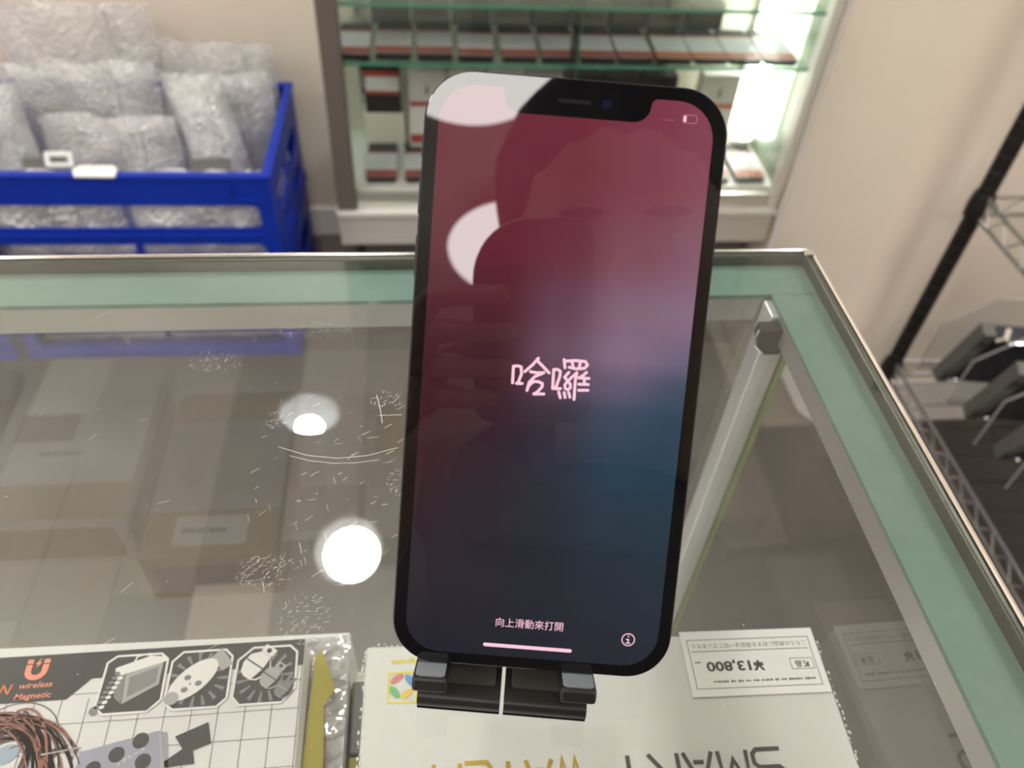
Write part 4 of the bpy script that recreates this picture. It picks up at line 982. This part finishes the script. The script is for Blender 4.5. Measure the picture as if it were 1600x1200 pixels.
# dark units with ribbed edges, standing in clear acrylic files on the lower shelf
SH = .2375
def unit(x, y, label, rz):
    t = empty('file_unit', (x, y, SH), rz); tag(t, label, 'electronic unit', 'dark units on the wire rack'); t.rotation_euler = (.30, 0, rz)
    MB().plate(rrect(.016, .30, .006, .150, .01, 4), (), -.011, .011, Matrix(((1, 0, 0, 0), (0, 0, 1, .012), (0, 1, 0, 0), (0, 0, 0, 1)))).build('case', m_navy, t, bev=.002)
    MB().box(.0, .020, .0, .024, .002, .154).build('ribbed_edge', P('olive_grey', (.105, .105, .098), .5) if 'olive_grey' not in bpy.data.materials else bpy.data.materials['olive_grey'], t, bev=.002)
    for k in range(9): MB().box(-.0018, .0185, -.0012, .0, .040+.008*k, .0436+.008*k).build('rib', m_grey, t)
    for zz in (.018, .128): MB().lathe([(.0, -.001), (.0042, -.001), (.0042, .0), (.0, .0)], 10, Matrix.Translation((.010, -.0005, zz)) @ Matrix.Rotation(PI/2, 4, 'X')).build('screw', m_blackgloss, t)
    MB().tube([(.022, -.004, .146), (.030, -.006, .156), (.034, .008, .164)], .0042, 8).build('latch', m_chrome, t, smooth=True)
    MB().tube([(.044, -.003, .140), (.100, -.003, .146), (.16, -.003, .148)], .0026, 8).build('hinge_bar', m_chrome, t, smooth=True)
    for xx in (.03, .12): MB().lathe([(.0, .004), (.004, .003), (.005, .0)], 10, Matrix.Translation((xx, -.001, .012)) @ Matrix.Rotation(PI/2, 4, 'X')).build('stud', m_chrome, t)
wh = ['rearmost of the row', 'second from the wall', 'third from the wall', 'fourth from the wall', 'nearest of the row']
for k, (xx, yy) in enumerate(((.846, .886), (.856, .800), (.862, .714), (.868, .628), (.874, .542))):
    unit(xx, yy, 'dark unit with ribbed grey edge in the wire rack, ' + wh[k], -.14)
    t = empty('acrylic_divider', (xx-.016, yy+.034, SH), -.14); tag(t, 'clear acrylic divider behind a dark unit in the wire rack, ' + wh[k], 'divider', 'acrylic dividers on the wire rack')
    MB().plate([(0, 0), (.30, 0), (.30, .16), (.075, .16), (.06, .158), (.0, .10)], (), 0, .003, Matrix(((1, 0, 0, 0), (0, 0, -1, 0), (0, 1, 0, 0), (0, 0, 0, 1)))).build('sheet', m_acrylic, t)
    MB().tube([(.0, -.0015, .001), (.0, -.0015, .10), (.06, -.0015, .158), (.075, -.0015, .16), (.30, -.0015, .16)], .0016, 6).build('polished_edge', P('acrylic_edge', (.50, .47, .46), .2, alpha=.6) if k == 0 else bpy.data.materials['acrylic_edge'], t, smooth=True)
    MB().box(.0, .30, .0, .012, .0008, .0035).build('foot', m_acrylic, t)

# ------------------------------------------------------------------ photographer (mirrored in the phone screen)
def skin_mesh(name, chains, mat, sub=2):
    """chains: {key: (pos, r)} nodes and edges -> one continuous skinned surface"""
    nodes, edges, root = chains
    keys = list(nodes); me = bpy.data.meshes.new(name)
    me.from_pydata([nodes[k][0] for k in keys], [(keys.index(a), keys.index(b_)) for a, b_ in edges], [])
    o_ = bpy.data.objects.new(name, me); C.objects.link(o_)
    md = o_.modifiers.new('skin', 'SKIN'); md.use_smooth_shade = True
    for i, k in enumerate(keys):
        r = nodes[k][1]; r = r if isinstance(r, tuple) else (r, r)
        sv = me.skin_vertices[0].data[i]; sv.radius = r; sv.use_root = (k == root)
    o_.modifiers.new('sub', 'SUBSURF').levels = sub
    dg = bpy.context.evaluated_depsgraph_get(); m2 = bpy.data.meshes.new_from_object(o_.evaluated_get(dg))
    bpy.data.objects.remove(o_); m2.materials.clear(); m2.materials.append(mat)
    m2.polygons.foreach_set('use_smooth', [True]*len(m2.polygons)); m2.name = name
    return m2
m_skin = P('skin', (.52, .33, .25), .5, var=.05); m_jacket = P('charcoal_jacket', (.17, .15, .145), .8, var=.3, vscale=12, bump=.3, bscale=60)
m_trs = P('dark_trousers', (.04, .042, .05), .8); m_hair = P('black_hair', (.012, .010, .010), .55); m_shoe = P('black_shoe', (.015, .015, .015), .4)
pp = empty('person', (.08, -.56, 0)); tag(pp, 'person in a charcoal jacket leaning over the counter, holding up a dark handset', 'person')
def rel(d): return {k: (tuple(Vector(p)-Vector((.08, -.56, 0))), r) for k, (p, r) in d.items()}
hd = Vector((.056, -.190, 1.352))
body = {'hip': ((.08, -.56, .92), (.15, .11)), 'waist': ((.08, -.52, 1.02), (.135, .10)), 'chest': ((.075, -.43, 1.14), (.16, .11)), 'neckb': ((.068, -.33, 1.205), (.085, .075)), 'neck': ((.062, -.27, 1.238), .055),
        'jaw': ((.057, -.192, 1.276), (.070, .080)), 'mid': ((.056, -.190, 1.345), (.092, .108)), 'crown': ((.056, -.200, 1.412), (.088, .102)), 'top': ((.056, -.212, 1.448), (.055, .06)),
        'lsh': ((-.115, -.35, 1.165), .062), 'lel': ((-.205, -.33, .990+.02), .042), 'lwr': ((-.088, -.115, 1.085), .027), 'lpalm': ((-.066, -.052, 1.112), (.034, .016)),
        'rsh': ((.265, -.36, 1.155), .062), 'rel': ((.345, -.44, .93), .042), 'rwr': ((.33, -.33, .74), .027), 'rpalm': ((.325, -.30, .66), (.036, .016)),
        'lth': ((-.01, -.56, .84), .092), 'lkn': ((-.03, -.55, .48), .058), 'lan': ((-.035, -.57, .09), .040), 'lto': ((-.045, -.44, .035), (.036, .028)),
        'rth': ((.17, -.56, .84), .092), 'rkn': ((.19, -.56, .48), .058), 'ran': ((.195, -.59, .09), .040), 'rto': ((.205, -.46, .035), (.036, .028))}
ed = [('hip', 'waist'), ('waist', 'chest'), ('chest', 'neckb'), ('neckb', 'neck'), ('neck', 'jaw'), ('jaw', 'mid'), ('mid', 'crown'), ('crown', 'top'), ('chest', 'lsh'), ('lsh', 'lel'), ('lel', 'lwr'), ('lwr', 'lpalm'),
      ('chest', 'rsh'), ('rsh', 'rel'), ('rel', 'rwr'), ('rwr', 'rpalm'), ('hip', 'lth'), ('lth', 'lkn'), ('lkn', 'lan'), ('lan', 'lto'), ('hip', 'rth'), ('rth', 'rkn'), ('rkn', 'ran'), ('ran', 'rto')]
bodyo = link('body', skin_mesh('body', (rel(body), ed, 'hip'), m_skin), pp)
jk = {k: body[k] for k in ('hip', 'waist', 'chest', 'neckb', 'lsh', 'lel', 'lwr', 'rsh', 'rel', 'rwr')}
grow = {'hip': .055, 'waist': .060, 'chest': .058, 'neckb': .034, 'lsh': .040, 'lel': .030, 'lwr': .020, 'rsh': .040, 'rel': .030, 'rwr': .020}
jk['neckt'] = ((.063, -.278, 1.240), (.062, .060)); grow['neckt'] = .020; jk['hem'] = ((.08, -.575, .835), (.155, .115)); grow['hem'] = .055; jk['lmid'] = (tuple((Vector(body['lel'][0])*.5+Vector(body['lwr'][0])*.5)), .036); grow['lmid'] = .026
jk['rmid'] = (tuple((Vector(body['rel'][0])*.5+Vector(body['rwr'][0])*.5)), .036); grow['rmid'] = .026
jk = {k: (p, tuple(q+grow[k] for q in (r if isinstance(r, tuple) else (r, r)))) for k, (p, r) in jk.items()}
link('jacket', skin_mesh('jacket', (rel(jk), [e for e in ed if e[0] in jk and e[1] in jk and e[1] not in ('lwr', 'rwr')] + [('lel', 'lmid'), ('lmid', 'lwr'), ('rel', 'rmid'), ('rmid', 'rwr'), ('neckb', 'neckt'), ('hip', 'hem')], 'chest'), m_jacket), pp)
tr_ = {k: body[k] for k in ('hip', 'lth', 'lkn', 'lan', 'rth', 'rkn', 'ran')}
tr_['belt'] = ((.08, -.545, .985), (.155, .115))
tr_ = {k: (p, tuple(q+.018 for q in (r if isinstance(r, tuple) else (r, r)))) for k, (p, r) in tr_.items()}
link('trousers', skin_mesh('trousers', (rel(tr_), [e for e in ed if e[0] in tr_ and e[1] in tr_] + [('hip', 'belt')], 'hip'), m_trs), pp)
for s_ in 'lr':
    a, t_ = body[s_+'an'][0], body[s_+'to'][0]
    sh = {'a': ((a[0], a[1]-.02, .045), (.044, .040)), 'b': ((t_[0], t_[1]-.05, .042), (.048, .036)), 'c': ((t_[0], t_[1]+.03, .036), (.040, .028))}
    link('shoe', skin_mesh('shoe', (rel(sh), [('a', 'b'), ('b', 'c')], 'a'), m_shoe), pp)
O_ = Vector((.08, -.56, 0))
def ball(c, rx, ry, rz_, M=None, n=16):
    mb = MB(); pr_ = [(math.sin(PI*k/10), -math.cos(PI*k/10)) for k in range(11)]
    mb.lathe([(max(r, .001), z_) for r, z_ in pr_], n, Matrix.Translation(Vector(c)-O_) @ (M or Matrix.Identity(4)) @ Matrix.Diagonal((rx, ry, rz_, 1))); return mb
RF = Matrix.Rotation(-.62, 3, 'X')
def face(x, y, z): return hd + RF @ Vector((x, y, z))
MF = RF.to_4x4()
hr = MB()
# cap of hair: upper and rear half of the head shell
for k in range(7):
    pass
pr_ = [(math.sin(PI*k/20), math.cos(PI*k/20)) for k in range(21)]
hr.lathe([(max(r, .001), z_) for r, z_ in pr_], 36, Matrix.Translation(hd+Vector((-.002, -.026, .070))-O_) @ Matrix.Rotation(.30, 4, 'X') @ Matrix.Diagonal((.106, .116, .134, 1)))
hr.v = [tuple(Vector(p)*1.0 + (Vector(p)+O_-hd).normalized()*.006*noise.noise(Vector((p[0]*60, p[1]*14, p[2]*14)))) for p in hr.v]
hr.build('hair', m_hair, pp, smooth=True)
for sx_ in (-1, 1):
    e_ = ball(face(.028*sx_, .079, -.004), .0125, .010, .0075, MF).build('eye', P('eye_white', (.7, .7, .68), .3) if sx_ < 0 else bpy.data.materials['eye_white'], pp, smooth=True)
    ball(face(.028*sx_, .0868, -.004), .0052, .0035, .0052, MF).build('iris', m_hair, e_, smooth=True)
    ball(face(.084*sx_, -.008, -.010), .009, .018, .030, MF).build('ear', m_skin, pp, smooth=True)
    ball(face(.028*sx_, .0795, .0025), .0142, .0106, .0056, MF).build('eyelid', m_skin, pp, smooth=True)
    ball(face(.029*sx_, .087, .014), .017, .005, .0035, MF).build('eyebrow', m_hair, pp, smooth=True)
ball(face(0, .094, -.030), .012, .016, .020, MF).build('nose', m_skin, pp, smooth=True)
ball(face(0, .095, -.064), .022, .007, .006, MF).build('mouth', P('lips', (.40, .16, .14), .5), pp, smooth=True)
# held handset right behind the lens
Mc = Matrix.Translation(cam_loc) @ cam_R.to_4x4()
hp = empty('held_handset', M=Mc); tag(hp, 'dark handset with two rear lenses held up in front of the counter', 'smartphone')
MB().plate(rrect(-.021, .038, -.076, .026, .009, 6)[:7] + [(.007+.028*math.cos(math.radians(a_)), -.003+.029*math.sin(math.radians(a_))) for a_ in range(90, 181, 10)] + rrect(-.021, .038, -.076, .026, .009, 6)[14:], (), .0035, .0115).build('case', P('slate_case', (.12, .11, .115), .5), hp, bev=.0012)
for lx in (0.0, .0142):
    lens_z = Matrix.Translation((lx, 0, 0))
    MB().lathe([(.0035, .0022), (.0050, .0020), (.0054, .0026), (.0054, .0036)], 24, lens_z).build('lens_ring', P('dark_lens_ring', (.03, .03, .035), .3, .6) if lx == 0 else bpy.data.materials['dark_lens_ring'], hp, smooth=True)
    MB().lathe([(.0, .0030), (.0036, .0030)], 24, lens_z).build('lens_glass', m_blackgloss, hp)
MB().lathe([(.0, .0028), (.0022, .0028), (.0024, .0034)], 16, Matrix.Translation((.0012, -.030, 0))).build('flash_lamp', m_grey, hp, smooth=True)
# five fingers on each hand, children of the body figure
def to_w(p): return Mc @ Vector(p)
def finger(pts, r0):
    d = {}; e_ = []
    for k, p in enumerate(pts):
        d[str(k)] = (tuple(Vector(p)-O_), r0*(1-.11*k))
        if k: e_.append((str(k-1), str(k)))
    link('finger', skin_mesh('finger', (d, e_, '0'), m_skin, 1), pp)
palm = Vector(body['lpalm'][0])
for k, yy in enumerate((-.010, -.028, -.046, -.062)):
    ln = (.022, .026, .024, .016)[k]
    k0 = to_w((-.044, yy-.004, .016)); k1 = to_w((-.034, yy, .003)); k2 = to_w((-.024, yy, -.003)); k3 = to_w((-.024+ln, yy+.001, -.0048))
    finger([palm.lerp(k0, .55), k0, k1, k2, k3], .0086)
finger([palm, to_w((-.040, -.050, .024)), to_w((-.024, -.040, .0235)), to_w((.002, -.034, .021))], .0100)
rp_ = Vector(body['rpalm'][0])
for k in range(4):
    xo = -.026+.017*k; ln = (.075, .085, .080, .062)[k]
    b0 = rp_+Vector((xo*.2, xo*.9, -.005)); finger([b0, b0+Vector((-.004, .002, -ln*.42)), b0+Vector((-.012, .004, -ln*.75)), b0+Vector((-.024, .006, -ln))], .0086)
finger([rp_+Vector((-.004, .015, .02)), rp_+Vector((-.018, .034, -.006)), rp_+Vector((-.026, .040, -.034))], .0098)
